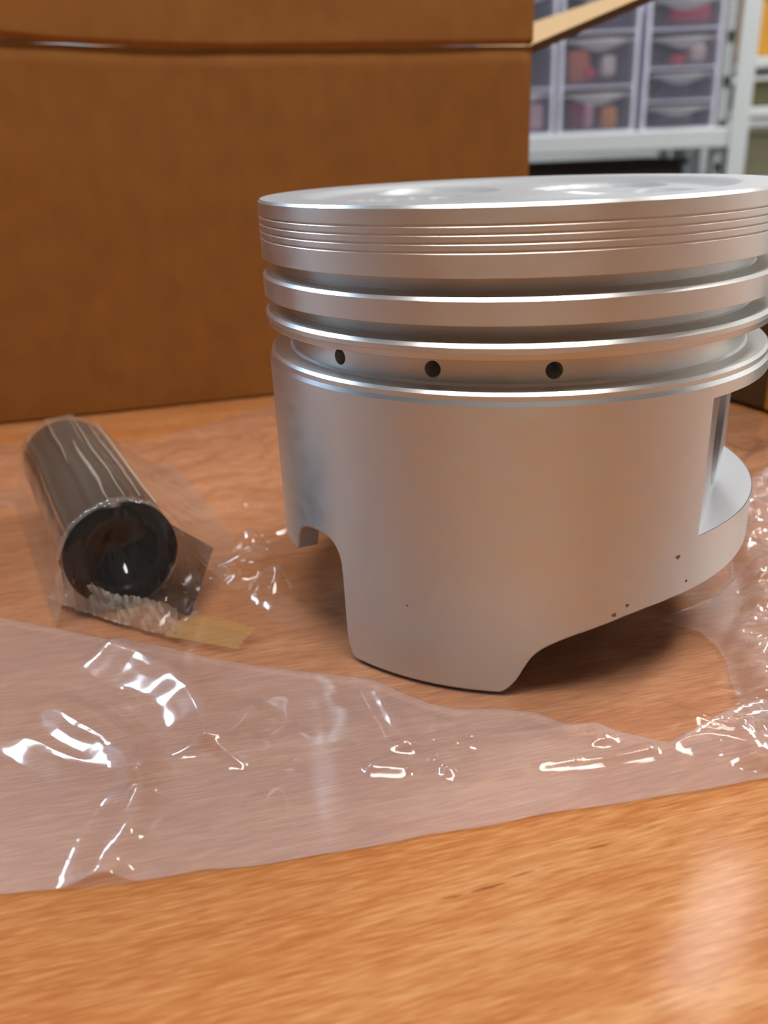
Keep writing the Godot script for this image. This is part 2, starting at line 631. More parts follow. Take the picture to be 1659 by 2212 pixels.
	for k in 3:
		hole_at.append(-40.0 + 24.85 * k)
	for k in 3:
		hole_at.append(140.0 + 24.85 * k)
	var half_w := 3.0
	var yl := yb + 0.0004
	for k in hole_at.size():
		var c: float = hole_at[k]
		var nxt: float = hole_at[(k + 1) % hole_at.size()] + (360.0 if k == hole_at.size() - 1 else 0.0)
		b.lathe([Vector2(gi, yl), Vector2(gi, yt)], 72, deg_to_rad(c + half_w), deg_to_rad(nxt - half_w))
		# square cell with a round opening
		var inner := PackedVector3Array()
		var outer := PackedVector3Array()
		var nin := []
		for s in 41:
			var an := TAU * s / 40.0
			var du := cos(an)
			var dv := sin(an)
			var m := maxf(absf(du), absf(dv))
			inner.append(pol(gi, c + rad_to_deg(hr * du / gi), hy + hr * dv))
			var ou := du / m * half_w
			var ov := dv / m
			outer.append(pol(gi, c + ou, (hy + ov * (yt - hy)) if ov > 0 else (hy + ov * (hy - yl))))
		var mb := b.v.size()
		for s in 41:
			b.v.append_array([inner[s], outer[s]])
			b.n.append_array([Vector3(inner[s].x, 0, inner[s].z).normalized(), Vector3(outer[s].x, 0, outer[s].z).normalized()])
			b.t.append_array([Vector2.ZERO, Vector2.ZERO])
		for s in 40:
			b.tri(mb + 2 * s, mb + 2 * s + 1, mb + 2 * s + 2)
			b.tri(mb + 2 * s + 1, mb + 2 * s + 3, mb + 2 * s + 2)
	var og := part(o, "oil_ring_groove", b, M.alu)
	for k in hole_at.size():
		var c: float = hole_at[k]
		var hb := MB.new()
		var q := Basis(Vector3.UP, deg_to_rad(c)) * Basis(Vector3.RIGHT, PI / 2)
		hb.lathe_at([Vector2(hr, -0.0095), Vector2(hr, 0.00003)], pol(gi, c, hy), q, 32, -1.0)
		part(og, "oil_hole", hb, M.alu)
	# --- fourth land (narrow) and the shoulder above the skirt
	b = MB.new()
	br = MB.new()
	br.lathe([Vector2(0.0475, y.call(27.33)), Vector2(0.04702, y.call(26.85))])
	b.lathe([Vector2(0.0475, y.call(28.15)), Vector2(0.0475, y.call(27.33))])
	br.lathe([Vector2(PR, y.call(28.80)), Vector2(0.0475, y.call(28.15))])
	var fl := part(o, "fourth_land", b, M.alu)
	part(fl, "chamfer", br, M.rim, "bright chamfered upper edges")
	# --- skirt
	var yk: float = y.call(28.80)       # top of the skirt
	var yu := 0.0492                     # underside of the ring belt above the pin pockets
	var yh := 0.0252                     # floor of the pin pockets
	var pd := 0.0410                     # distance of the pocket wall from the axis
	var ph := rad_to_deg(acos(pd / PR))
	var oline := skirt_outline()
	# make sure there are columns exactly at the pocket edges
	for e in [90 - ph, 90 + ph, 270 - ph]:
		pass
	var skirt := MB.new()
	var inner := MB.new()
	var lower := MB.new()
	var ri := PR - 0.0042
	var col_top := []
	var outb := PackedVector3Array()
	var inb := PackedVector3Array()
	# split the outline into runs: full-height (thrust side) and pocket runs
	var runs := [[-90.0 + ph, 90.0 - ph, yk], [90.0 - ph, 90.0 + ph, yh], [90.0 + ph, 270.0 - ph, yk], [270.0 - ph, 270.0 + ph, yh]]
	for rn in runs:
		var pts := []
		var lo: float = rn[0]
		var hi: float = rn[1]
		pts.append(Vector2(lo, bottom_at(oline, lo)))
		for turn in [0.0, 360.0]:
			for p in oline:
				if p.x + turn > lo + 0.01 and p.x + turn < hi - 0.01:
					pts.append(Vector2(p.x + turn, p.y))
		pts.append(Vector2(hi, bottom_at(oline, hi)))
		var levels := 15
		var rws := []
		var us := []
		var nrm := []
		for l in levels:
			var r := PackedVector3Array()
			var ru := PackedVector2Array()
			for p in pts:
				var f := float(l) / (levels - 1)
				var bev := 0.00045
				var yy: float = lerpf(p.y + bev, rn[2], f)
				r.append(pol(PR, p.x + THRUST, yy))
				ru.append(Vector2(p.x / 45.0, yy / 0.02))
			rws.append(r)
			us.append(ru)
		var o0 := skirt.v.size()
		skirt.sheet(rws, 1.0, us)
		for k in range(o0, skirt.v.size()):
			skirt.n[k] = Vector3(skirt.v[k].x, 0, skirt.v[k].z).normalized()
		# lower edge: small outer bevel, land, inner face
		var e0 := PackedVector3Array()
		var e1 := PackedVector3Array()
		var e2 := PackedVector3Array()
		for p in pts:
			e0.append(pol(PR, p.x + THRUST, p.y + 0.00045))
			e1.append(pol(PR - 0.0003, p.x + THRUST, p.y))
			e2.append(pol(ri, p.x + THRUST, p.y))
		var om := MB.new()
		lower.strip(e0, e1, func(q: Vector3) -> Vector3: return Vector3(q.x, -0.02, q.z))
		lower.strip(e1, e2, func(q: Vector3) -> Vector3: return Vector3(0, -1, 0) + Vector3(q.z, 0, -q.x) * 0.001)
		var ir := []
		for l in 4:
			var r := PackedVector3Array()
			for p in pts:
				r.append(pol(ri, p.x + THRUST, lerpf(p.y, 0.0495 if rn[2] > 0.04 else yh, l / 3.0)))
			ir.append(r)
		o0 = inner.v.size()
		inner.sheet(ir, 1.0)
		for k in range(o0, inner.v.size()):
			inner.n[k] = -Vector3(inner.v[k].x, 0, inner.v[k].z).normalized()
	rebuild(skirt)
	rebuild(inner)
	var sk := part(o, "skirt", skirt, M.alu)
	part(sk, "lower_edge", lower, M.milled)
	part(sk, "inner_face", inner, M.milled)
	# a few dark oil spots on the skirt
	for sp in [[37.4, 22.5, 0.50, 0.36], [40.6, 17.2, 0.28, 0.24], [25.7, 15.7, 0.34, 0.30], [22.9, 14.3, 0.44, 0.36], [-19.6, 15.05, 0.24, 0.18]]:
		var sb := MB.new()
		var srow := []
		for w in 4:
			var r := PackedVector3Array()
			for k in 17:
				var an := TAU * k / 16.0
				var rr := w / 3.0 * (1.0 + 0.18 * sin(an * 3.0 + sp[0]))
				r.append(pol(PR + 0.00003, sp[0] + rad_to_deg(rr * sp[2] * MM * cos(an) / PR), (sp[1] + rr * sp[3] * sin(an)) * MM))
			srow.append(r)
		sb.sheet(srow, 1.0)
		for k in sb.n.size(): sb.n[k] = Vector3(sb.v[k].x, 0, sb.v[k].z).normalized()
		rebuild(sb)
		part(sk, "oil_spot", sb, M.spot, "small dark oil spot")
	# --- pin pockets, bosses and bores
	for side in [90.0, -90.0]:
		var qb := Basis(Vector3.UP, deg_to_rad(side + THRUST))     # local +z points out along the pin axis
		var hw := pd * tan(deg_to_rad(ph))
		b = MB.new()
		# floor of the pocket: chord to arc
		var arc := PackedVector3Array()
		var cho := PackedVector3Array()
		for s in 33:
			var f := -1.0 + 2.0 * s / 32.0
			arc.append(qb * pol(PR - 0.0001, f * ph, yh))
			cho.append(qb * Vector3(hw * f, yh, pd))
		b.strip(cho, arc, func(_q: Vector3) -> Vector3: return Vector3.UP)
		part(o, "pocket_floor", b, M.milled, "pale flat floor of the pin boss pocket")
		# pocket wall with the bore through it
		b = MB.new()
		var by := 0.0372
		var brd := 0.0113
		var cnt := 64
		var win := PackedVector3Array()
		var wout := PackedVector3Array()
		for s in cnt + 1:
			var an := TAU * s / cnt
			var du := cos(an)
			var dv := sin(an)
			var m := maxf(absf(du), absf(dv))
			win.append(qb * Vector3(brd * du, by + brd * dv, pd))
			wout.append(qb * Vector3(hw * du / m, by + 0.0120 * dv / m, pd))
		b.strip(win, wout, func(_q: Vector3) -> Vector3: return qb.z)
		part(o, "pocket_wall", b, M.milled)
		# ceiling of the pocket: the underside of the ring belt
		b = MB.new()
		var arc2 := PackedVector3Array()
		var cho2 := PackedVector3Array()
		var arc3 := PackedVector3Array()
		for s in 33:
			var f := -1.0 + 2.0 * s / 32.0
			arc2.append(qb * pol(PR, f * ph, yu))
			arc3.append(qb * pol(PR, f * ph, yk))
			cho2.append(qb * Vector3(hw * f, yu, pd))
		b.strip(cho2, arc2, func(_q: Vector3) -> Vector3: return Vector3.DOWN)
		var o1 := b.v.size()
		b.strip(arc2, arc3, func(q: Vector3) -> Vector3: return Vector3(q.x, 0, q.z))
		part(o, "pocket_ceiling", b, M.alu)
		# boss
		b = MB.new()
		var bq := qb * Basis(Vector3.RIGHT, PI / 2)
		var at := qb * Vector3(0, by, 0)
		b.lathe_at([Vector2(brd, pd), Vector2(brd, 0.020)], at, bq, 64)
		b.lathe_at([Vector2(brd, 0.020), Vector2(0.0185, 0.020)], at, bq, 64)
		b.lathe_at([Vector2(0.0185, 0.020), Vector2(0.0185, pd - 0.0005)], at, bq, 64)
		part(o, "pin_boss", b, M.milled)
		# web between the boss and the skirt
		for sx in [-1.0, 1.0]:
			b = MB.new()
			b.box(qb * Vector3(sx * 0.0185, 0.0375, 0.0265), Vector3(0.006, 0.043, 0.018), 0.0015, qb)
			part(o, "boss_web", b, M.milled)
	# underside of the crown closes the hollow
	b = MB.new()
	b.lathe([Vector2(gi, 0.0495), Vector2(ri, 0.0495)], 96)
	b.lathe([Vector2(0.00001, 0.0590), Vector2(gi, 0.0590)], 96)
	part(o, "crown_underside", b, M.milled)


func rebuild(b: MB) -> void:
	var idx := b.i.duplicate()
	b.i.clear()
	for k in range(0, idx.size(), 3):
		b.tri(idx[k], idx[k + 1], idx[k + 2])


func bottom_at(oline: Array, d: float) -> float:
	while d >= 270.0: d -= 360.0
	while d < -90.0: d += 360.0
	for k in oline.size() - 1:
		if d >= oline[k].x and d <= oline[k + 1].x and oline[k + 1].x > oline[k].x:
			return lerpf(oline[k].y, oline[k + 1].y, (d - oline[k].x) / (oline[k + 1].x - oline[k].x))
	return 15.5 * MM


# ---------------------------------------------------------------- plastic sheet
const FP := Vector2(-63.3, 98.9)
const FE := Vector2(0.9508, -0.3099)
const FB := Vector2(-0.3099, -0.9508)


func uv_of(x: float, z: float) -> Vector2:
	var d := Vector2(x, z) - FP
	return Vector2(d.dot(FE), d.dot(FB))


func lookup(tab: Array, x: float) -> float:
	if x <= tab[0][0]: return tab[0][1]
	for k in tab.size() - 1:
		if x <= tab[k + 1][0]:
			var f: float = (x - tab[k][0]) / (tab[k + 1][0] - tab[k][0])
			return lerpf(tab[k][1], tab[k + 1][1], f)
	return tab[-1][1]


# a field of heights in millimetres on a regular grid over u, v
class Field:
	var u0: float
	var v0: float
	var st: float
	var w: int
	var h: int
	var a := PackedFloat32Array()

	func _init(u_0: float, u_1: float, v_0: float, v_1: float, step: float) -> void:
		u0 = u_0
		v0 = v_0
		st = step
		w = int((u_1 - u_0) / step) + 1
		h = int((v_1 - v_0) / step) + 1
		a.resize(w * h)

	# a crease along a polyline given as x, z pairs (already turned into u, v points); amp at the middle, tapering to both ends
	func crease(pts: PackedVector2Array, amp: float, wid: float, soft := 0.35, e0 := 0.2, e1 := 0.2) -> void:
		var total := 0.0
		for k in pts.size() - 1: total += pts[k].distance_to(pts[k + 1])
		var best := {}
		var run := 0.0
		for k in pts.size() - 1:
			var p := pts[k]
			var q := pts[k + 1]
			var d := q - p
			var len := d.length()
			var x0 := maxi(0, int((minf(p.x, q.x) - wid - u0) / st))
			var x1 := mini(w - 1, int((maxf(p.x, q.x) + wid - u0) / st) + 1)
			var y0 := maxi(0, int((minf(p.y, q.y) - wid - v0) / st))
			var y1 := mini(h - 1, int((maxf(p.y, q.y) + wid - v0) / st) + 1)
			for y in range(y0, y1 + 1):
				for x in range(x0, x1 + 1):
					var c := Vector2(u0 + x * st, v0 + y * st)
					var f := clampf((c - p).dot(d) / (len * len), 0.0, 1.0)
					var ds := c.distance_to(p + d * f)
					if ds < wid:
						var g := (run + f * len) / total
						var env := minf(1.0, smoothstep(0.0, 1.0, g / maxf(e0, 0.001))) * minf(1.0, smoothstep(0.0, 1.0, (1.0 - g) / maxf(e1, 0.001)))
						var s := 1.0 - (sqrt(ds * ds + soft * soft) - soft) / wid
						var val := amp * env * s * s
						var key := y * w + x
						if not best.has(key) or absf(best[key]) < absf(val): best[key] = val
			run += len
		for key in best: a[key] += best[key]

	# tilts a patch of the sheet: slope along u and v about its centre
	func facet(c: Vector2, su: float, sv: float, ru: float, rv: float, turn := 0.0, lift := 0.0) -> void:
		var r := maxf(ru, rv) * 1.5
		for y in range(maxi(0, int((c.y - r - v0) / st)), mini(h, int((c.y + r - v0) / st) + 2)):
			for x in range(maxi(0, int((c.x - r - u0) / st)), mini(w, int((c.x + r - u0) / st) + 2)):
				var d := Vector2(u0 + x * st, v0 + y * st) - c
				var e := d.rotated(turn)
				var k := Vector2(e.x / ru, e.y / rv).length()
				if k < 1.5:
					a[y * w + x] += (d.x * su + d.y * sv + lift) * smoothstep(1.5, 0.7, k)


func path_uv(xz: Array) -> PackedVector2Array:
	var out := PackedVector2Array()
	for k in range(0, xz.size(), 2):
		out.append(uv_of(xz[k], xz[k + 1]))
	return out


func bump(p: Vector2, c: Vector2, r: float) -> float:
	return smoothstep(r, r * 0.45, p.distance_to(c))


func make_sheet() -> void:
	var o := thing("plastic_bag", "large clear plastic bag lying crumpled under the piston", "bag")
	# ---- lower layer, flat on the table with crumples
	var F := Field.new(-130.0, 206.0, -4.0, 238.0, 0.9)
	var n1 := noise(1.0 / 34.0, 2, 71)
	var n2 := noise(1.0 / 10.5, 2, 72)
	var n3 := noise(1.0 / 4.5, 1, 73)
	var pc := uv_of(0, 0)
	var pin0 := uv_of(-78.5, 24.0)
	var pin1 := uv_of(-122.0, -35.0)
	var zr := uv_of(62.0, 22.0)
	var zr2 := uv_of(66.0, -50.0)
	var zl := uv_of(-52.0, 6.0)
	var zl2 := uv_of(-78.0, -62.0)
	var zl3 := uv_of(-150.0, -60.0)
	for y in F.h:
		for x in F.w:
			var p := Vector2(F.u0 + x * F.st, F.v0 + y * F.st)
			var w := 0.10 + 1.0 * bump(p, zr, 44.0) + 0.9 * bump(p, zr2, 60.0) + 1.0 * bump(p, zl, 26.0) + 0.75 * bump(p, zl2, 52.0) + 0.6 * bump(p, zl3, 50.0)
			w = minf(w, 1.0)
			var dp := p.distance_to(pc)
			var f := clampf((p - pin0).dot(pin1 - pin0) / (pin1 - pin0).length_squared(), -0.1, 1.2)
			var dpin := p.distance_to(pin0 + (pin1 - pin0) * f)
			var keep := smoothstep(49.0, 58.0, dp) * smoothstep(14.0, 33.0, dpin)
			keep *= smoothstep(0.0, 40.0, p.y) 
			var hgt := 2.4 * absf(n1.get_noise_2d(p.x, p.y)) * 1.6 + 0.9 * absf(n2.get_noise_2d(p.x, p.y)) + 0.16 * n3.get_noise_2d(p.x, p.y) + 0.16
			F.a[y * F.w + x] = maxf(hgt, 0.05) * w * keep
	F.facet(uv_of(-57.5, 6.0), 0.46, 0.33, 5.0, 4.0, 0.0, 2.6)
	F.facet(uv_of(-51.0, 15.5), 0.45, 0.31, 3.5, 5.0, 0.3, 2.4)
	F.facet(uv_of(-63.0, -6.0), 0.48, 0.30, 4.0, 2.5, 0.2, 1.8)
	F.crease(path_uv([-118.6, -84, -106, -96, -94, -106, -80, -112]), 2.0, 8.0, 0.84)
	F.crease(path_uv([-64, 0, -56, -3, -50, 5, -46, 20, -40, 24, -36, 29]), 2.2, 6.0, 0.75)
	F.crease(path_uv([-66, -8, -58, -12, -52, -20]), 1.6, 5.0, 0.75)
	F.crease(path_uv([56, 26, 62, 20, 70, 18]), 2.2, 6.0, 0.75)
	F.crease(path_uv([50, 36, 58, 36, 66, 30]), 2.0, 6.0, 0.75)
	F.crease(path_uv([54, 10, 60, 8, 70, 2]), 2.6, 7.0, 0.75)
	F.crease(path_uv([58, -6, 66, -10, 76, -12]), 2.4, 7.0, 0.75)
	F.crease(path_uv([60, -40, 70, -60, 80, -92]), 3.0, 9.0, 0.96)
	F.crease(path_uv([40, 46, 48, 40, 60, 38]), 1.6, 5.0, 0.75)
	var rng := RandomNumberGenerator.new()
	rng.seed = 77
	for zone in [[52.0, 30.0, 24.0, 26], [64.0, 0.0, 28.0, 30], [68.0, -55.0, 34.0, 22], [-52.0, 8.0, 17.0, 20], [-66.0, -40.0, 24.0, 22], [-80.0, -80.0, 26.0, 18], [-150.0, -50.0, 40.0, 16], [30.0, 50.0, 16.0, 8], [-45.0, -20.0, 14.0, 10]]:
		for k in zone[3]:
			var c := Vector2(zone[0] + rng.randfn(0, 0.5) * zone[2], zone[1] + rng.randfn(0, 0.5) * zone[2])
			if c.length() < 55.0: continue
			var an := rng.randf_range(-0.9, 0.9) + 0.25
			var ln := rng.randf_range(3.0, 9.0)
			var bend := rng.randf_range(-0.25, 0.25)
			var dd := Vector2(cos(an), sin(an)) * ln
			var oo := Vector2(-dd.y, dd.x) * bend
			F.crease(path_uv([c.x - dd.x, c.y - dd.y, c.x + oo.x, c.y + oo.y, c.x + dd.x, c.y + dd.y]), rng.randf_range(0.5, 1.5) * (1.0 if rng.randf() < 0.75 else -0.5), rng.randf_range(2.0, 4.5), rng.randf_range(0.4, 0.9), 0.4, 0.4)
	for k in F.a.size(): F.a[k] = maxf(F.a[k], 0.05)
	var vmax := [[-130, 212], [-60, 206], [-20, 198], [5, 192], [25, 210], [45, 228], [80, 235], [150, 225], [206, 170]]
	part(o, "lower_layer", sheet_mesh(F, func(u: float) -> Vector2: return Vector2(front_v(u), lookup(vmax, u)), -0.32, false), M.film)
	part(o, "side_fold", side_fold(), M.film_double)
	# ---- upper layer: the front of the bag, puffed up, ending in a soft fold in front of the piston
	var lip := []
	for p in [[-140, 26], [-102.6, 33.4], [-88.9, 35.9], [-72.3, 39.8], [-57.1, 42.6], [-43.7, 45.3], [-31.2, 46.7], [-22.6, 48.1], [-17.3, 50.9], [-11.4, 53.7], [-6.7, 54.5], [0.2, 53.6], [5.5, 53.9], [10.6, 57.2],
			[18.4, 58.2], [23.2, 59.5], [26.1, 60.6], [28.8, 58.9], [35.5, 52.8], [43.7, 47.6], [60, 40], [90, 32], [130, 25]]:
		var q := uv_of(p[0], p[1])
		lip.append([q.x, q.y])
	var G := Field.new(-130.0, 206.0, -4.0, 90.0, 0.6)
	var m1 := noise(1.0 / 40.0, 2, 81)
	var m2 := noise(1.0 / 13.0, 2, 82)
	for x in G.w:
		var u := G.u0 + x * G.st
		var vl := lookup(lip, u)
		var vf := front_v(u)
		for y in G.h:
			var vv := G.v0 + y * G.st
			var t := (vv - vf) / (vl - vf)
			var hgt := 3.6 * pow(clampf(t, 0.0, 1.0), 0.8) * (1.0 - 0.30 * clampf(t, 0.0, 1.0))
			hgt += 0.7 * m1.get_noise_2d(u, vv) * smoothstep(0.0, 0.4, t)
			hgt += 0.13 * m2.get_noise_2d(u, vv) * smoothstep(0.0, 0.3, t)
			G.a[y * G.w + x] = maxf(hgt, 0.05)
	G.crease(path_uv([-77.1, 42.8, -66.1, 47.4, -57.7, 52.6, -52.8, 56.4, -48.5, 62.5, -46.4, 67.2, -44.2, 71.8]), 2.4, 7.0, 1.20, 0.1, 0.05)
	G.crease(path_uv([-43.3, 71.7, -41.6, 67.9, -40.8, 63.0, -40.4, 56.5]), 2.0, 6.0, 1.20, 0.05, 0.3)
	G.crease(path_uv([-82.4, 59.3, -69.5, 67.2, -60.6, 72.2, -55.1, 76.0, -50.7, 79.7]), 2.2, 6.0, 0.84, 0.3, 0.03)
	G.crease(path_uv([-79, 59, -66, 64.5, -57, 70.5, -50.7, 79.7]), 1.6, 4.0, 0.84, 0.3, 0.03)
	G.crease(path_uv([-50.7, 79.7, -51.9, 84.7, -52.2, 89.2, -51.8, 94.2, -50.8, 99.1]), 1.8, 5.0, 0.84, 0.03, 0.1)
	G.crease(path_uv([-50.7, 80.7, -49.6, 88.1, -49.3, 97.2]), 1.4, 3.6, 0.75, 0.05, 0.1)
	G.crease(path_uv([-20.4, 71.5, -16.0, 71.0, -11.5, 70.7]), 1.2, 3.0, 0.5, 0.25, 0.25)
	G.crease(path_uv([-8.2, 70.6, -5.6, 70.4]), 0.8, 2.4, 0.4, 0.3, 0.3)
	G.crease(path_uv([-10.0, 70.9, -1.4, 70.3, 5.4, 67.6]), 0.5, 2.4, 0.6, 0.3, 0.2)
	G.crease(path_uv([4.4, 68.0, 9.0, 67.0, 15.7, 65.8, 24.8, 62.7]), 0.9, 2.4, 0.4, 0.15, 0.1)
	G.crease(path_uv([-22.4, 49.2, -16.9, 59.3, -11.9, 69.3]), 1.0, 3.0, 0.75)
	G.crease(path_uv([-9.0, 57.3, -8.1, 71.0]), 0.9, 2.6, 0.75)
	G.crease(path_uv([-5.2, 59.4, -4.8, 69.6]), 0.8, 2.6, 0.75)
	G.crease(path_uv([37.4, 53.9, 38.1, 58.5, 38.4, 64.5]), 2.0, 4.0, 0.96, 0.3, 0.1)
	G.crease(path_uv([43, 52, 43.5, 58, 42, 64]), 2.0, 4.0, 0.96, 0.3, 0.1)
	G.crease(path_uv([43.5, 48.2, 35.2, 54.1, 29.9, 60.5, 24.8, 62.7]), 1.6, 4.0, 0.75, 0.1, 0.2)
	G.crease(path_uv([-81.2, 68.4, -64.2, 75.9, -50.7, 79.7]), 1.0, 4.0, 0.75, 0.2, 0.02)
	G.crease(path_uv([-52.7, 88.8, -41.6, 88.0, -33.4, 88.8]), 1.0, 4.5, 1.92, 0.2, 0.4)
	G.crease(path_uv([14.3, 55.0, 16.5, 64.1]), 1.2, 3.5, 0.96)
	G.crease(path_uv([-42.1, 72.9, -19.3, 67.3, 6.9, 60.6, 16.2, 59.0]), 0.7, 2.2, 0.75, 0.03, 0.1)
	G.facet(uv_of(-33.5, 85.0), 0.03, 0.10, 3.0, 6.0, 0.4)
	G.facet(uv_of(-38.0, 60.0), -0.10, 0.16, 3.5, 5.0)
	G.facet(uv_of(-31.0, 68.0), 0.0, 0.14, 3.0, 4.0)
	# hold it above the lower layer and fold it down at the lip
	for x in G.w:
		var u := G.u0 + x * G.st
		var vl := lookup(lip, u)
		var vf := front_v(u)
		for y in G.h:
			var vv := G.v0 + y * G.st
			var k := y * G.w + x
			var e := clampf((vl - vv) / 2.2, 0.0, 1.0)
			var hh := maxf(G.a[k], 0.25 * smoothstep(0.0, 3.0, vv - vf))
			G.a[k] = hh * sqrt(maxf(0.0, 1.0 - (1.0 - e) * (1.0 - e))) + 0.12
	part(o, "upper_layer", sheet_mesh(G, func(u: float) -> Vector2: return Vector2(front_v(u), lookup(lip, u)), -0.30, true), M.film_double)


func side_fold() -> MB:
	# the bag's right side lies double: its edge runs round the piston's right hand side
	var edge := [69.4, -59.3, 62.0, -52.0, 58.1, -45.0, 52.5, -30.0, 50.5, -14.0, 47.5, 2.0, 40.5, 13.0, 30.5, 20.8, 33.0, 22.2, 37.1, 24.5, 39.3, 29.8, 40.0, 35.2, 39.5, 40.4, 39.6, 47.2, 42.7, 52.0]
	var n1 := noise(1.0 / 17.0, 2, 171)
	var n2 := noise(1.0 / 6.0, 2, 172)
	var rng := RandomNumberGenerator.new()
	rng.seed = 31
	var folds := []
	for k in 46:
		var c := Vector2(rng.randf_range(38, 82), rng.randf_range(-58, 48))
		var an := rng.randf_range(-0.7, 0.9)
		folds.append([c, Vector2(cos(an), sin(an)), rng.randf_range(4.0, 11.0), rng.randf_range(0.6, 1.7), rng.randf_range(1.6, 3.2)])
	var rows := []
	var cnt := edge.size() / 2
	var m := 150
	for j in m + 1:
		var x := float(j) / m * (cnt - 1)
		var k := mini(cnt - 2, int(x))
		var e := Vector2(edge[2 * k], edge[2 * k + 1]).lerp(Vector2(edge[2 * k + 2], edge[2 * k + 3]), x - k)
		var far := Vector2(104.0, lerpf(-70.0, 34.0, float(j) / m))
		var r := PackedVector3Array()
		for i in 121:
			var f := i / 120.0
			var p := e.lerp(far, f)
			var d := p.distance_to(e)
			var hgt := 1.0 + 2.6 * absf(n1.get_noise_2d(p.x, p.y)) + 0.8 * absf(n2.get_noise_2d(p.x, p.y))
			for q in folds:
				var v: Vector2 = p - q[0]
				var al := absf(v.dot(q[1]))
				if al < q[2]:
					var ac := absf(v.x * q[1].y - v.y * q[1].x)
					if ac < q[4]:
						var s: float = 1.0 - (sqrt(ac * ac + 0.3) - 0.55) / q[4]
						hgt += q[3] * s * s * (1.0 - al / q[2])
			hgt *= smoothstep(0.0, 5.0, d)
			var clear := smoothstep(48.2, 52.5, p.length())
			r.append(Vector3(p.x, 2.2 * smoothstep(0.0, 3.0, d) * (0.4 + 0.6 * clear) + 0.35 + hgt * clear, p.y) * MM)
		rows.append(r)
	var b := MB.new()
	b.sheet(rows, 1.0)
	if b.n[500].y < 0:
		for k in b.n.size(): b.n[k] = -b.n[k]
		rebuild(b)
	return b


func front_v(u: float) -> float:
	# the bag's front edge bows a little
	return lookup([[-130, 3.0], [-60, 1.0], [0, 0.0], [10.7, -0.9], [22.6, -1.4], [36, -1.6], [50.8, -1.4], [68.7, -0.5], [89.6, -0.3], [109, 0.0], [206, 2.0]], u) + 0.25 * sin(u * 0.31) * sin(u * 0.07)


func sheet_mesh(F: Field, span: Callable, base: float, fine: bool) -> MB:
	# rows run along u; each row is stretched between the front and the back edge, sampled from the field
	var b := MB.new()
	var nu := int((F.w - 1) * F.st / (0.6 if fine else 0.95))
	var u1 := F.u0 + (F.w - 1) * F.st
	var sp: Array = []
	var most := 0.0
	for j in nu + 1:
		var s: Vector2 = span.call(lerpf(F.u0, u1, float(j) / nu))
		sp.append(s)
		most = maxf(most, s.y - s.x)
	var nv := int(most / (0.6 if fine else 0.95))
	var rows := []
	for k in nv + 1:
		var f := float(k) / nv
		var r := PackedVector3Array()
		for j in nu + 1:
			var u := lerpf(F.u0, u1, float(j) / nu)
			var s: Vector2 = sp[j]
			var v := lerpf(s.x, s.y, f)
			var gx := clampf((u - F.u0) / F.st, 0.0, F.w - 1.001)
			var gy := clampf((v - F.v0) / F.st, 0.0, F.h - 1.001)
			var ix := int(gx)
			var iy := int(gy)
			var fx := gx - ix
			var fy := gy - iy
			var i0 := iy * F.w + ix
			var hgt := lerpf(lerpf(F.a[i0], F.a[i0 + 1], fx), lerpf(F.a[i0 + F.w], F.a[i0 + F.w + 1], fx), fy)
			var xz := FP + FE * u + FB * v
			r.append(Vector3(xz.x, base + hgt, xz.y) * MM)
		rows.append(r)
	b.sheet(rows, 1.0)
	if b.n[0].y < 0:
		for k in b.n.size(): b.n[k] = -b.n[k]
		rebuild(b)
	return b


# ---------------------------------------------------------------- wrist pin in its own small bag
const PN := Vector3(-0.0785, 0.0120, 0.0240)
const PA := Vector3(-0.5932, 0.0, -0.8050)
const PS := Vector3(0.8050, 0.0, -0.5932)


func make_pin() -> void:
	var o := thing("wrist_pin", "dark steel piston wrist pin, a hollow cylinder wrapped in clear film", "piston pin", PN)
	var q := Basis(PS, PA, PS.cross(PA))
	var r := 0.0117
	var ri := 0.0072
	var L := 0.070
	var b := MB.new()
	b.lathe_at([Vector2(r, 0.0008), Vector2(r, L - 0.0008)], Vector3.ZERO, q, 128)
	b.lathe_at([Vector2(r, L - 0.0008), Vector2(r - 0.0008, L)], Vector3.ZERO, q, 128)
	b.lathe_at([Vector2(r - 0.0008, L), Vector2(ri, L)], Vector3.ZERO, q, 128)
	part(o, "barrel", b, M.pin)
	b = MB.new()
	b.lathe_at([Vector2(r - 0.0008, 0.0), Vector2(r, 0.0008)], Vector3.ZERO, q, 128)
	b.lathe_at([Vector2(ri + 0.0006, 0.0), Vector2(r - 0.0008, 0.0)], Vector3.ZERO, q, 128)
	b.lathe_at([Vector2(ri, 0.0006), Vector2(ri + 0.0006, 0.0)], Vector3.ZERO, q, 128)
	part(o, "end_face", b, M.pin, "ring-shaped dark end face")
	b = MB.new()
	b.lathe_at([Vector2(ri, L), Vector2(ri, 0.0006)], Vector3.ZERO, q, 96)
	part(o, "bore", b, M.pin, "hollow bore")


func pf(s: float, y: float, a: float) -> Vector3:
	return Vector3(PN.x, 0, PN.z) + PS * (s * MM) + PA * (a * MM) + Vector3(0, y * MM, 0)


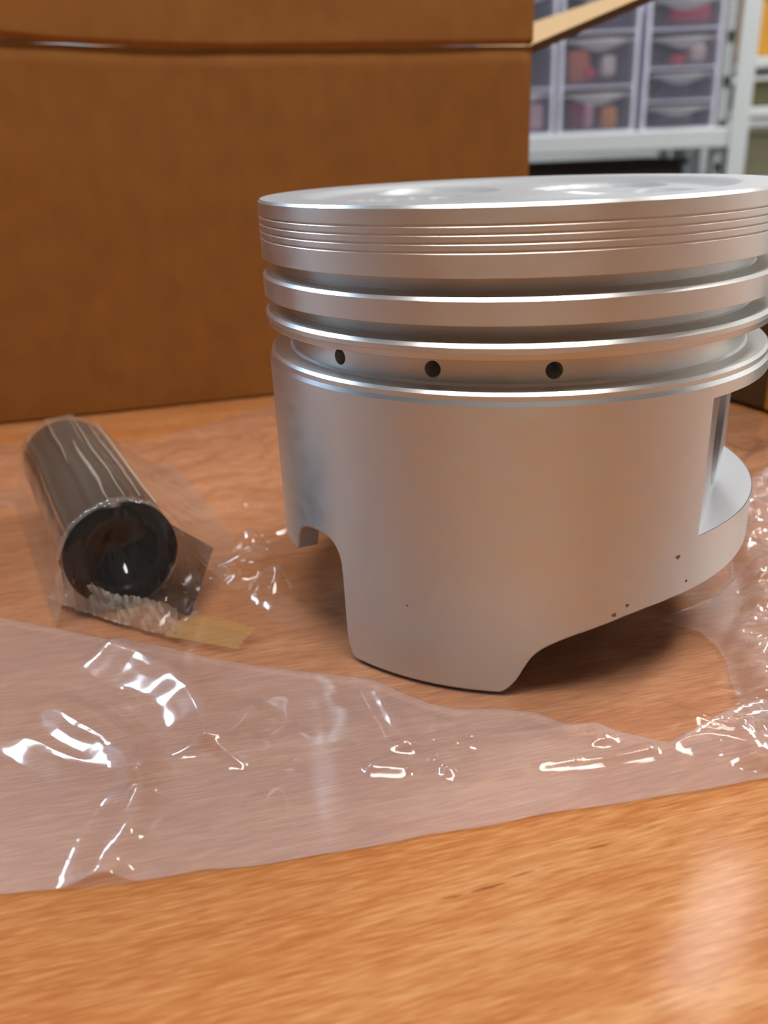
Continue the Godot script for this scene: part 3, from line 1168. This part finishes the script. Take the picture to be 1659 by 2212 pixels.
func bag_section(a: float) -> Array:
	# cross-section of the film over the pin at distance a (mm) along it: points (s, y) from the left foot to the right foot
	var L := 70.0
	var down := 1.0 - 0.93 * smoothstep(L + 1.0, L + 15.0, a)
	var sl := -15.5 - 7.0 * smoothstep(L, L + 16.0, a)
	var sr := lerpf(20.0, 31.0, smoothstep(-6.0, 28.0, a))
	var rr := 12.35
	var out := []
	# left: foot, up to the tangent of the barrel
	var al := 200.0
	var a0 := deg_to_rad(176.0)
	for k in 25:
		var f := k / 24.0
		var p0 := Vector2(sl, 0.35)
		var p1 := Vector2(rr * cos(a0), 12.0 + rr * sin(a0))
		var p := p0.lerp(p1, f)
		p.x += 0.9 * sin(PI * f)
		out.append(p)
	for k in range(1, 97):
		var an := lerpf(a0, deg_to_rad(38.0), k / 96.0)
		out.append(Vector2(rr * cos(an), 12.0 + rr * sin(an)))
	var e: Vector2 = out[-1]
	for k in range(1, 41):
		var f := k / 40.0
		var p := e.lerp(Vector2(sr, 0.35), f)
		p.y -= 2.6 * sin(PI * f) * (1.0 - 0.3 * f)
		out.append(p)
	for k in out.size():
		out[k].y = maxf(0.3, out[k].y * down)
	return out


func make_pin_bag() -> void:
	var o := thing("film_wrap", "small clear film bag with crimped zigzag seal wrapped round the dark pin", "bag")
	var n1 := noise(1.0 / 16.0, 2, 91)
	var n2 := noise(1.0 / 5.0, 2, 92)
	# tube over the barrel
	var rows := []
	var steps := 96
	for j in steps + 1:
		var a := lerpf(-1.2, 87.0, float(j) / steps)
		var sec := bag_section(a)
		var r := PackedVector3Array()
		for k in sec.size():
			var p: Vector2 = sec[k]
			var f := float(k) / (sec.size() - 1)
			var c := Vector2(p.x, p.y - 12.0)
			var dirn := c.normalized()
			var touch := smoothstep(0.10, 0.22, f) * smoothstep(0.80, 0.62, f)
			# lengthwise pull lines across the top, creases towards the ends
			var pull := 0.42 * pow(maxf(0.0, sin(f * 46.0 + 0.9 * n1.get_noise_2d(a * 0.4, f * 30.0))), 3.0) * touch
			var fold := (0.55 * absf(n1.get_noise_2d(a * 0.7, f * 70.0)) + 0.22 * n2.get_noise_2d(a * 0.6, f * 60.0)) * (1.0 - 0.75 * touch)
			var d := (pull + fold) * smoothstep(0.0, 0.06, f) * smoothstep(1.0, 0.94, f)
			r.append(pf(p.x + dirn.x * d, maxf(0.25, p.y + dirn.y * d), a))
		rows.append(r)
	var b := MB.new()
	b.sheet(rows, 1.0)
	outward(b, PN + PA * 0.035)
	part(o, "tube_film", b, M.film_clear)
	# lengthwise folds where the film lies double on the barrel
	for fo in [[93.0, 0.85, -0.5, 44.0], [79.0, 0.5, -0.5, 66.0], [64.0, 0.35, 1.0, 60.0], [50.0, 0.55, 0.0, 68.0], [108.0, 0.4, 30.0, 68.0], [84.0, 0.3, 40.0, 69.0]]:
		var fb := MB.new()
		var fr := []
		for j in 61:
			var f := j / 60.0
			var a := lerpf(fo[2], fo[3], f)
			var r := PackedVector3Array()
			for k in 7:
				var g := k / 6.0 - 0.5
				var an := deg_to_rad(fo[0] + 2.2 * n1.get_noise_2d(a * 0.5, fo[0]))
				var hw: float = fo[1] * (0.35 + 0.65 * sin(PI * f)) 
				var c := Vector2(cos(an), sin(an)) * (12.95 + 0.35 * (1.0 - 4.0 * g * g)) + Vector2(-sin(an), cos(an)) * g * hw
				r.append(pf(c.x, 12.0 + c.y, a))
			fr.append(r)
		fb.sheet(fr, 1.0)
		outward(fb, PN + PA * 0.035)
		part(o, "film_fold", fb, M.film_seal)
	# end film drawn from the rim of the barrel down to the seal, pulled into the bore
	var rim := bag_section(-1.2)
	var capn := rim.size()
	rows = []
	for w in 41:
		var f := w / 40.0
		var r := PackedVector3Array()
		for k in capn:
			var g := float(k) / (capn - 1)
			var p0 := pf(rim[k].x, rim[k].y, -1.2)
			var p1 := seal_line(g) 
			var p := p0.lerp(p1, f)
			var bulge := sin(PI * f)
			p += -PA * (0.0030 * bulge * (1.0 - pow(absf(g - 0.5) * 2.0, 2.0)) * (1.0 - f))
			var inn := exp(-pow((g - 0.56) / 0.13, 2.0) - pow((f - 0.42) / 0.22, 2.0))
			p += PA * (0.0052 * inn)
			var wr := (0.0009 * absf(n1.get_noise_2d(g * 70.0, f * 14.0)) + 0.00035 * n2.get_noise_2d(g * 60.0, f * 18.0)) * (1.0 + 1.5 * exp(-pow((f - 0.08) / 0.07, 2.0)))
			p += -PA * (wr * bulge)
			p.y = maxf(p.y, 0.0004)
			r.append(p)
		rows.append(r)
	b = MB.new()
	b.sheet(rows, 1.0)
	outward(b, PN + PA * 0.03)
	part(o, "end_film", b, M.film_end)
	# the film gathers in a soft fold round the upper rim
	rows = []
	for w in 9:
		var f := w / 8.0 - 0.5
		var r := PackedVector3Array()
		for k in 161:
			var g := k / 160.0
			var an := deg_to_rad(lerpf(168.0, 8.0, g))
			var wv := 0.35 * n1.get_noise_1d(g * 120.0) + 0.2 * n2.get_noise_2d(g * 130.0, f * 6.0)
			var rad := 12.5 + 0.55 * cos(f * PI) + wv * cos(f * PI)
			r.append(pf(rad * cos(an), 12.0 + rad * sin(an), -0.9 + f * (2.6 + 0.8 * n1.get_noise_1d(g * 60.0 + 30.0)) * minf(1.0, 8.0 * minf(g, 1.0 - g) + 0.2)))
		rows.append(r)
	b = MB.new()
	b.sheet(rows, 1.0)
	outward(b, PN + PA * 0.02)
	part(o, "rim_fold", b, M.film_clear)
	# crimped seal with a zigzag cut edge
	rows = []
	var cols := 220
	for w in 9:
		var f := w / 8.0
		var r := PackedVector3Array()
		for k in cols + 1:
			var g := float(k) / cols
			var base := seal_line(g)
			var zig := 0.0004 * absf(fmod(g * 17.0, 1.0) * 2.0 - 1.0)
			var hgt := (0.0076 + 0.0007 * sin(g * 9.0) + 0.0006 * n1.get_noise_1d(g * 90.0) - 0.0016 * g) * smoothstep(-0.02, 0.14, g)
			var lean := Vector3(-0.10, 0, 0.28) * 0.0035
			var p := base + Vector3(0, (hgt + zig) * f, 0) - lean * f * (1.0 - f * 0.3)
			var rip := 0.00016 * sin(g * 70.0 + 5.0 * n1.get_noise_1d(g * 160.0) + f * 3.0) + 0.00030 * sin(f * 22.0 + g * 5.0 + 2.5 * n2.get_noise_2d(g * 60.0, f * 4.0)) + 0.0008 * n2.get_noise_2d(g * 70.0, f * 9.0)
			p += Vector3(0.25, 0.2, 0.9) * rip
			p.y = maxf(p.y, 0.0003)
			r.append(p)
		rows.append(r)
	b = MB.new()
	b.sheet(rows, 1.0)
	outward(b, PN + PA * 0.03)
	part(o, "crimped_seal", b, M.film_seal, "wrinkled milky seal with a zigzag edge")
	# yellowed free end of the seal lying on the sheet
	rows = []
	for w in 13:
		var f := w / 12.0
		var r := PackedVector3Array()
		for k in 121:
			var g := k / 120.0
			var top := Vector3(-0.0628, 0.0018, 0.0300).lerp(Vector3(-0.0475, 0.0012, 0.0325), g) + Vector3(0.2, 0, -0.9) * (0.0006 * absf(fmod(g * 9.0, 1.0) * 2.0 - 1.0) + 0.0007 * sin(g * 5.0))
			var bot := Vector3(-0.0655, 0.0010, 0.0372).lerp(Vector3(-0.0500, 0.0008, 0.0398), g)
			var p := bot.lerp(top, f)
			if g > 0.9: p += Vector3(0.0007, 0, 0) * absf(fmod(f * 6.0, 1.0) * 2.0 - 1.0) * (g - 0.9) * 10.0
			p.y += 0.00012 * sin(f * 30.0 + g * 5.0) + 0.0008 * sin(PI * f) + 0.0003
			r.append(p)
		rows.append(r)
	b = MB.new()
	b.sheet(rows, 1.0)
	if b.n[300].y < 0:
		for k in b.n.size(): b.n[k] = -b.n[k]
		rebuild(b)
	part(o, "seal_tail", b, M.film_yellow, "yellowed zigzag tail of the seal")
	# added brown fold beside the end face: the pin's dark reflection as colour
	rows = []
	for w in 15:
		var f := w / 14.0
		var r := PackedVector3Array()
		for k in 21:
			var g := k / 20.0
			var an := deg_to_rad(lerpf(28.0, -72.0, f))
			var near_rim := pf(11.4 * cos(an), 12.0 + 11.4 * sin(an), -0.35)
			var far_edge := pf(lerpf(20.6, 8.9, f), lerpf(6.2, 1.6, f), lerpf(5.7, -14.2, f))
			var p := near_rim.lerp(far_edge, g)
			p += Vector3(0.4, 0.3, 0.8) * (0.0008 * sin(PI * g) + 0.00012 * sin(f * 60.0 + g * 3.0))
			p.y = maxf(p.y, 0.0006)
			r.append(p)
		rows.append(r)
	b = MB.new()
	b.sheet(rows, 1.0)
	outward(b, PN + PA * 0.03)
	part(o, "pin_reflection_fold", b, M.film_reflection, "brown fold added to paint the pin reflection in the film")


func seal_line(g: float) -> Vector3:
	var pts := [Vector3(-0.0985, 0.0005, 0.0232), Vector3(-0.0885, 0.0006, 0.0275), Vector3(-0.0784, 0.0006, 0.0316), Vector3(-0.0705, 0.0007, 0.0344), Vector3(-0.0628, 0.0008, 0.0368)]
	var x := clampf(g, 0.0, 1.0) * 4.0
	var k := mini(3, int(x))
	return pts[k].lerp(pts[k + 1], x - k)


func outward(b: MB, c: Vector3) -> void:
	for k in b.n.size():
		if b.n[k].dot(b.v[k] - c) < 0.0: b.n[k] = -b.n[k]
	rebuild(b)


# ---------------------------------------------------------------- cardboard box behind
const BX := Vector3(0.0031, -0.0006, -0.1869)     # right front bottom corner
const BD := Vector3(0.9141, 0.0, -0.4055)         # along the front towards the right
const BBK := Vector3(-0.4055, 0.0, -0.9141)       # away from the camera


func bxp(a: float, y: float, d: float) -> Vector3:
	return BX + BD * a + Vector3(0, y, 0) + BBK * d


func make_box() -> void:
	var o := thing("cardboard_box", "big open brown cardboard box behind the piston with raised flaps", "box", Vector3.ZERO)
	var Wd := 0.36
	var Dp := 0.24
	var H := 0.1205
	var th := 0.004
	var n1 := noise(1.0 / 60.0, 3, 15)
	# front panel with a slightly bowed face and the top crease
	var rows := []
	for j in 41:
		var y := 0.0008 + (H - 0.0008) * j / 40.0
		var r := PackedVector3Array()
		for k in 121:
			var a := -Wd * (1.0 - k / 120.0)
			var d := -0.0012 * sin(PI * y / H) * sin(PI * (a + Wd) / Wd) + 0.0005 * n1.get_noise_2d(a * 1000.0, y * 1000.0)
			var near_top := smoothstep(H - 0.0022, H, y)
			var yy := y + 0.0046 * smoothstep(-0.10, -0.22, a) * (y / H)
			d += 0.0016 * near_top
			if k == 120: d = 0.0005
			r.append(bxp(a, yy, d))
		rows.append(r)
	var b := MB.new()
	b.sheet(rows, 1.0)
	face(b, -BBK)
	part(o, "front_panel", b, M.card)
	# front flap standing up from the crease
	rows = []
	for j in 31:
		var f := j / 30.0
		var r := PackedVector3Array()
		for k in 121:
			var a := -Wd * (1.0 - k / 120.0)
			var lift := 0.0046 * smoothstep(-0.10, -0.22, a)
			var gap := 0.0004 + 0.0012 * smoothstep(-0.16, -0.19, a) * smoothstep(-0.24, -0.19, a)
			var y := H + lift + gap + 0.029 * f
			var d := 0.0016 * (1.0 - smoothstep(0.0, 0.03, f)) + 0.002 * f - 0.0006 * smoothstep(0.0, 0.04, f) + 0.0005 * n1.get_noise_2d(a * 1000.0 + 300.0, y * 1000.0)
			r.append(bxp(a + 0.0012 * f, y, d))
		rows.append(r)
	b = MB.new()
	b.sheet(rows, 1.0)
	face(b, -BBK)
	part(o, "front_flap", b, M.card)
	b = MB.new()
	slab(b, bxp(-Wd, 0.0008, th), bxp(0, 0.0008, th), bxp(0, H, th), bxp(-Wd, H + 0.0046, th), -BBK * 0.002)
	slab(b, bxp(-Wd, H + 0.006, th + 0.001), bxp(0, H + 0.001, th + 0.001), bxp(0.0012, H + 0.0295, th + 0.003), bxp(-Wd, H + 0.0340, th + 0.003), -BBK * 0.002)
	part(o, "inner_liner", b, M.card_in)
	b = MB.new()
	b.strip(PackedVector3Array([bxp(0, 0.0008, 0.0005), bxp(0, H, 0.0016)]), PackedVector3Array([bxp(0, 0.0008, th), bxp(0, H, th)]), func(_q: Vector3) -> Vector3: return BD)
	b.strip(PackedVector3Array([bxp(0, H + 0.0005, 0.0016), bxp(0.0012, H + 0.0295, 0.0022)]), PackedVector3Array([bxp(0, H + 0.0005, th + 0.001), bxp(0.0012, H + 0.0295, th + 0.003)]), func(_q: Vector3) -> Vector3: return BD)
	part(o, "cut_edge", b, M.card_edge)
	# sides, back, bottom
	b = MB.new()
	slab(b, bxp(0, 0.0008, th), bxp(0, 0.0008, Dp), bxp(0, H, Dp), bxp(0, H, th), -BD * th)
	part(o, "side_panel", b, M.card)
	b = MB.new()
	slab(b, bxp(-Wd, 0.0008, th), bxp(-Wd, 0.0008, Dp), bxp(-Wd, H, Dp), bxp(-Wd, H, th), BD * th)
	part(o, "side_panel", b, M.card)
	b = MB.new()
	slab(b, bxp(-Wd, 0.0008, Dp), bxp(0, 0.0008, Dp), bxp(0, H, Dp), bxp(-Wd, H, Dp), BBK * th)
	part(o, "back_panel", b, M.card)
	b = MB.new()
	slab(b, bxp(-Wd, H + 0.001, Dp + 0.002), bxp(0, H + 0.001, Dp + 0.002), bxp(0, H + 0.028, Dp + 0.01), bxp(-Wd, H + 0.028, Dp + 0.01), BBK * th)
	part(o, "back_flap", b, M.card_in)
	b = MB.new()
	slab(b, bxp(-Wd, 0.0010, th), bxp(0, 0.0010, th), bxp(0, 0.0010, Dp), bxp(-Wd, 0.0010, Dp), Vector3(0, th, 0))
	part(o, "bottom_panel", b, M.card)
	# right side flap, tilted outwards and up
	var out := BD * 0.1 + Vector3(0, 0.0345, 0)
	b = MB.new()
	slab(b, bxp(0.0005, H, 0.002), bxp(0.0005, H, Dp), bxp(0.0005, H, Dp) + out, bxp(0.0005, H, 0.002) + out, Vector3(0, -0.0022, 0))
	var sf := part(o, "side_flap", b, M.card_in, "pale inner face of the open right flap")
	b = MB.new()
	var down := Vector3(0.0, -0.0022, 0)
	var p0 := bxp(0.0005, H, 0.0016) - down * 0.2
	b.strip(PackedVector3Array([p0, p0 + out]), PackedVector3Array([p0 + down * 1.35, p0 + out + down * 1.35]), func(_q: Vector3) -> Vector3: return -BBK)
	part(sf, "cut_edge", b, M.card_edge)


func face(b: MB, dirn: Vector3) -> void:
	var flip := b.n[b.n.size() / 2].dot(dirn) < 0.0
	if flip:
		for k in b.n.size(): b.n[k] = -b.n[k]
	rebuild(b)


func slab(b: MB, p0: Vector3, p1: Vector3, p2: Vector3, p3: Vector3, th: Vector3) -> void:
	var nn := (p1 - p0).cross(p3 - p0).normalized()
	if nn.dot(th) > 0: nn = -nn
	b.quad(p0, p1, p2, p3, nn)
	b.quad(p0 + th, p1 + th, p2 + th, p3 + th, -nn)
	var e := [p0, p1, p2, p3]
	var mid := (p0 + p1 + p2 + p3) / 4.0
	for k in 4:
		var a: Vector3 = e[k]
		var c: Vector3 = e[(k + 1) % 4]
		var s := (c - a).cross(th).normalized()
		if s.dot((a + c) / 2.0 - mid) < 0: s = -s
		b.quad(a, c, c + th, a + th, s)


func make_carton() -> void:
	# low dark carton behind the piston on the right
	var o := thing("carton", "low dark brown carton at the right edge, beyond the plastic sheet", "carton", Vector3(0.1370, -0.0006, -0.1362), -0.94)
	var b := MB.new()
	b.box(Vector3(0, 0.0250, 0), Vector3(0.15, 0.048, 0.10), 0.001)
	var m := plain("brown_carton", Color(0.33, 0.22, 0.09), 0.8)
	part(o, "body", b, m)
	b = MB.new()
	b.box(Vector3(0, 0.0500, 0), Vector3(0.152, 0.002, 0.102), 0.0006)
	part(o, "lid", b, m)
	b = MB.new()
	b.box(Vector3(-0.010, 0.026, 0), Vector3(0.022, 0.0486, 0.1012), 0.0)
	part(o, "packing_tape", b, plain("yellow_tape", Color(0.72, 0.50, 0.10), 0.45), "yellow tape band")


# ---------------------------------------------------------------- shelves in the background
const SO := Vector3(-0.3202, 0.0, -1.6993)
const ST := 0.170715


func packet(label: String, o_at: Vector3, size: Vector3, col: Color, group := "packets in the drawers") -> void:
	var b := MB.new()
	b.pillow(Vector3.ZERO, size)
	var m := single("packet", b, plain("packet_wrap", col, 0.5), label, "packet", group)
	m.position = SO + Basis(Vector3.UP, ST) * o_at
	m.rotation.y = ST


func make_shelves() -> void:
	var o := thing("shelf_unit", "white metal shelf unit far behind, carrying clear drawer towers", "shelf", SO, ST)
	var b := MB.new()
	b.box(Vector3(0.30, 0.0785, -0.16), Vector3(0.94, 0.038, 0.34), 0.003)
	part(o, "shelf_board", b, M.white)
	b = MB.new()
	b.box(Vector3(0.30, 0.56, -0.16), Vector3(0.94, 0.03, 0.34), 0.003)
	part(o, "shelf_board", b, M.white)
	b = MB.new()
	b.box(Vector3(0.30, -0.42, -0.16), Vector3(0.94, 0.03, 0.34), 0.003)
	part(o, "shelf_board", b, M.white)
	for x in [-0.18, 0.753]:
		for z in [0.012, -0.34]:
			b = MB.new()
			b.box(Vector3(x, 0.03, z), Vector3(0.036, 1.54, 0.004), 0.001)
			# the inner flange is a slotted channel: two rails, bridges between the slots, a back and a side
			for sx in [-0.0095, 0.0095]:
				b.box(Vector3(x - 0.030 + sx, 0.03, z - 0.016), Vector3(0.003, 1.54, 0.003), 0.0006)
			var ys := -0.74
			while ys < 0.79:
				b.box(Vector3(x - 0.030, ys, z - 0.016), Vector3(0.0165, 0.058, 0.003), 0.0006)
				ys += 0.080
			b.box(Vector3(x - 0.030, 0.03, z - 0.040), Vector3(0.022, 1.54, 0.002), 0.0005)
			b.box(Vector3(x - 0.0405, 0.03, z - 0.028), Vector3(0.002, 1.54, 0.022), 0.0005)
			b.box(Vector3(x - 0.0195, 0.03, z - 0.028), Vector3(0.002, 1.54, 0.022), 0.0005)
			part(o, "post", b, M.white)
	# dark filler added under the shelf, its colour painting the gap's shade
	b = MB.new()
	b.box(Vector3(0.26, -0.185, -0.17), Vector3(0.80, 0.43, 0.28), 0.004)
	var ck := thing("shade_filler", "added dark brown crate in the dark gap under the white shelf", "filler", SO, ST)
	part(ck, "body", b, M.gap_shade)
	b = MB.new()
	b.box(Vector3(0.26, 0.036, -0.17), Vector3(0.82, 0.010, 0.30), 0.003)
	part(ck, "lid", b, M.gap_shade)

	tower(0.300, 0.156, [[0.098, 0.180], [0.182, 0.268], [0.270, 0.352]], "tall drawer tower half hidden behind the cardboard box")
	tower(0.4635, 0.156, [[0.098, 0.176], [0.182, 0.272], [0.279, 0.352]], "drawer tower in the middle holding orange and white packets")
	tower(0.6300, 0.150, [[0.098, 0.147], [0.151, 0.206], [0.210, 0.270], [0.278, 0.335]], "drawer tower beside the white post with two slate drawers below")
	packet("orange packet in the middle tower's second drawer", Vector3(0.428, 0.219, -0.035), Vector3(0.045, 0.062, 0.04), Color(0.80, 0.42, 0.26))
	packet("small red packet in front of the orange one", Vector3(0.450, 0.206, -0.016), Vector3(0.020, 0.022, 0.012), Color(0.80, 0.12, 0.10))
	packet("white packet upright in the middle tower's second drawer", Vector3(0.487, 0.219, -0.03), Vector3(0.030, 0.040, 0.03), Color(0.88, 0.84, 0.84))
	packet("plum packet at the left end of the middle tower's second drawer", Vector3(0.402, 0.215, -0.03), Vector3(0.012, 0.050, 0.03), Color(0.36, 0.14, 0.26))
	packet("magenta packet in the middle tower's bottom drawer", Vector3(0.424, 0.131, -0.03), Vector3(0.022, 0.052, 0.04), Color(0.55, 0.16, 0.32))
	packet("pale pink packet in the middle tower's bottom drawer", Vector3(0.450, 0.128, -0.03), Vector3(0.024, 0.050, 0.04), Color(0.82, 0.62, 0.70))
	packet("yellow-orange packet in the middle tower's bottom drawer", Vector3(0.493, 0.124, -0.03), Vector3(0.034, 0.044, 0.04), Color(0.86, 0.55, 0.24))
	packet("dark blue packet in the middle tower's top drawer", Vector3(0.480, 0.312, -0.04), Vector3(0.085, 0.050, 0.05), Color(0.22, 0.23, 0.33))
	packet("pink packet at the left of the middle tower's top drawer", Vector3(0.415, 0.300, -0.03), Vector3(0.026, 0.024, 0.03), Color(0.70, 0.34, 0.52))
	packet("wide crimson packet in the top drawer beside the post", Vector3(0.643, 0.304, -0.03), Vector3(0.085, 0.036, 0.04), Color(0.72, 0.18, 0.28))
	packet("bright red packet in the second drawer beside the post", Vector3(0.624, 0.224, -0.025), Vector3(0.030, 0.020, 0.03), Color(0.80, 0.14, 0.14))
	packet("pinkish white packet right of the bright red one", Vector3(0.664, 0.235, -0.03), Vector3(0.034, 0.034, 0.04), Color(0.86, 0.76, 0.76))
	packet("slate packet in the third drawer beside the post", Vector3(0.625, 0.172, -0.04), Vector3(0.070, 0.030, 0.05), Color(0.24, 0.28, 0.34))
	packet("grey packet in the bottom drawer beside the post", Vector3(0.630, 0.117, -0.04), Vector3(0.080, 0.026, 0.05), Color(0.42, 0.43, 0.46))
	packet("pale pink packet in the half-hidden tower's bottom drawer", Vector3(0.342, 0.130, -0.03), Vector3(0.034, 0.054, 0.04), Color(0.85, 0.70, 0.76))

	# second rack behind and to the right of the post
	var so2 := SO + Basis(Vector3.UP, ST) * Vector3(0, 0, -0.14)
	var k := thing("side_rack", "pale metal rack right of the white post with thin boards", "rack", so2, ST)
	for yy in [0.222, 0.125, -0.02, -0.34, 0.52]:
		b = MB.new()
		b.box(Vector3(1.12, yy, -0.16), Vector3(0.58, 0.022, 0.32), 0.003)
		part(k, "shelf_board", b, M.white)
	for x in [0.83, 1.41]:
		for z in [-0.32, -0.004]:
			if x < 1.0 and z > -0.1: continue
			b = MB.new()
			b.box(Vector3(x, 0.0, z), Vector3(0.03, 1.48, 0.03), 0.002)
			part(k, "post", b, M.white)
	b = MB.new()
	b.box(Vector3(1.41, 0.0, -0.004), Vector3(0.03, 1.48, 0.03), 0.002)
	b.box(Vector3(0.822, -0.40, -0.004), Vector3(0.03, 0.68, 0.03), 0.002)
	bins(so2)
	var wb := MB.new()
	wb.box(Vector3(0.98, -0.175, -0.16), Vector3(0.28, 0.285, 0.28), 0.004)
	wb.box(Vector3(0.98, -0.176, -0.019), Vector3(0.10, 0.05, 0.006), 0.002)
	var wbo := thing("white_bin", "pale grey storage bin low on the rack right of the post", "bin", so2, ST)
	part(wbo, "body", wb, plain("pale_grey_bin", Color(0.70, 0.71, 0.69), 0.5))


func bins(so2: Vector3) -> void:
	for it in [["yellow storage box on the top board of the rack at the right", Vector3(0.93, 0.300, -0.12), Vector3(0.22, 0.13, 0.20), Color(0.80, 0.58, 0.16)],
			["flat olive box under the yellow storage box", Vector3(0.95, 0.164, -0.12), Vector3(0.24, 0.052, 0.20), Color(0.36, 0.34, 0.22)],
			["grey-green box on the lowest visible board of the rack", Vector3(0.95, 0.045, -0.12), Vector3(0.24, 0.105, 0.20), Color(0.42, 0.41, 0.32)]]:
		var o := thing("storage_box", it[0], "box", so2 + Basis(Vector3.UP, ST) * (it[1] as Vector3), ST, "boxes on the rack")
		var s: Vector3 = it[2]
		var b := MB.new()
		b.box(Vector3(0, -s.y * 0.08, 0), Vector3(s.x, s.y * 0.83, s.z), 0.003)
		part(o, "body", b, plain("storage_box", it[3], 0.6))
		b = MB.new()
		b.box(Vector3(0, s.y * 0.415, 0), Vector3(s.x + 0.008, s.y * 0.15, s.z + 0.008), 0.003)
		part(o, "lid", b, plain("storage_box_lid", (it[3] as Color).lightened(0.15), 0.6))


func tower(cx: float, w: float, drawers: Array, label: String) -> void:
	var o := thing("drawer_tower", label, "drawer unit", SO, ST, "clear drawer towers on the white shelf")
	var top: float = drawers[-1][1] + 0.004
	var b := MB.new()
	for s in [-1.0, 1.0]:
		b.box(Vector3(cx + s * (w / 2 - 0.004), (0.0975 + top) / 2, -0.13), Vector3(0.009, top - 0.0975, 0.26), 0.002)
	for k in drawers.size():
		var y: float = drawers[k][0] - 0.001 + (0.0026 if k == 0 else 0.0)
		b.box(Vector3(cx, y, -0.13), Vector3(w - 0.016, 0.004, 0.26), 0.001)
	b.box(Vector3(cx, top, -0.13), Vector3(w, 0.006, 0.26), 0.002)
	b.box(Vector3(cx, (0.0975 + top) / 2, -0.257), Vector3(w - 0.016, top - 0.0975, 0.004), 0.001)
	part(o, "frame", b, M.white_plastic)
	for d in drawers:
		var h: float = d[1] - d[0] - 0.006
		var dn := Node3D.new()
		dn.name = "drawer"
		o.add_child(dn, true)
		var iw := w - 0.022
		# front pane
		b = MB.new()
		b.box(Vector3(cx, d[0] + h / 2, 0.0), Vector3(iw, h, 0.002), 0.0006)
		part(dn, "front_pane", b, M.drawer)
		# drooping handle lip across the top
		b = MB.new()
		var rows := []
		for j in 5:
			var f := j / 4.0
			var r := PackedVector3Array()
			for k in 25:
				var g := -1.0 + 2.0 * k / 24.0
				var droop := 0.006 + 0.016 * (0.5 + 0.5 * cos(PI * g)) * minf(1.0, h / 0.06)
				r.append(Vector3(cx + g * iw / 2, d[0] + h - droop * f, 0.0015 + 0.016 * sin(PI * 0.5 * (1.0 - f)) * (0.4 + 0.6 * (0.5 + 0.5 * cos(PI * g)))))
			rows.append(r)
		b.sheet(rows, 1.0)
		face(b, Vector3(0, 0.3, 1))
		part(dn, "handle", b, M.handle)
		b = MB.new()
		b.box(Vector3(cx, d[0] + 0.0035, -0.12), Vector3(iw, 0.002, 0.23), 0.0005)
		for s in [-1.0, 1.0]:
			b.box(Vector3(cx + s * (iw / 2 - 0.001), d[0] + h * 0.4, -0.12), Vector3(0.002, h * 0.75, 0.23), 0.0005)
		b.box(Vector3(cx, d[0] + h * 0.4, -0.234), Vector3(iw, h * 0.75, 0.002), 0.0005)
		part(dn, "tray", b, M.tray)


func _ready() -> void:
	make_camera()
	make_materials()
	make_light()
	make_room()
	make_table()
	make_box()
	make_piston()
	make_sheet()
	make_pin()
	make_pin_bag()
	make_carton()
	make_shelves()
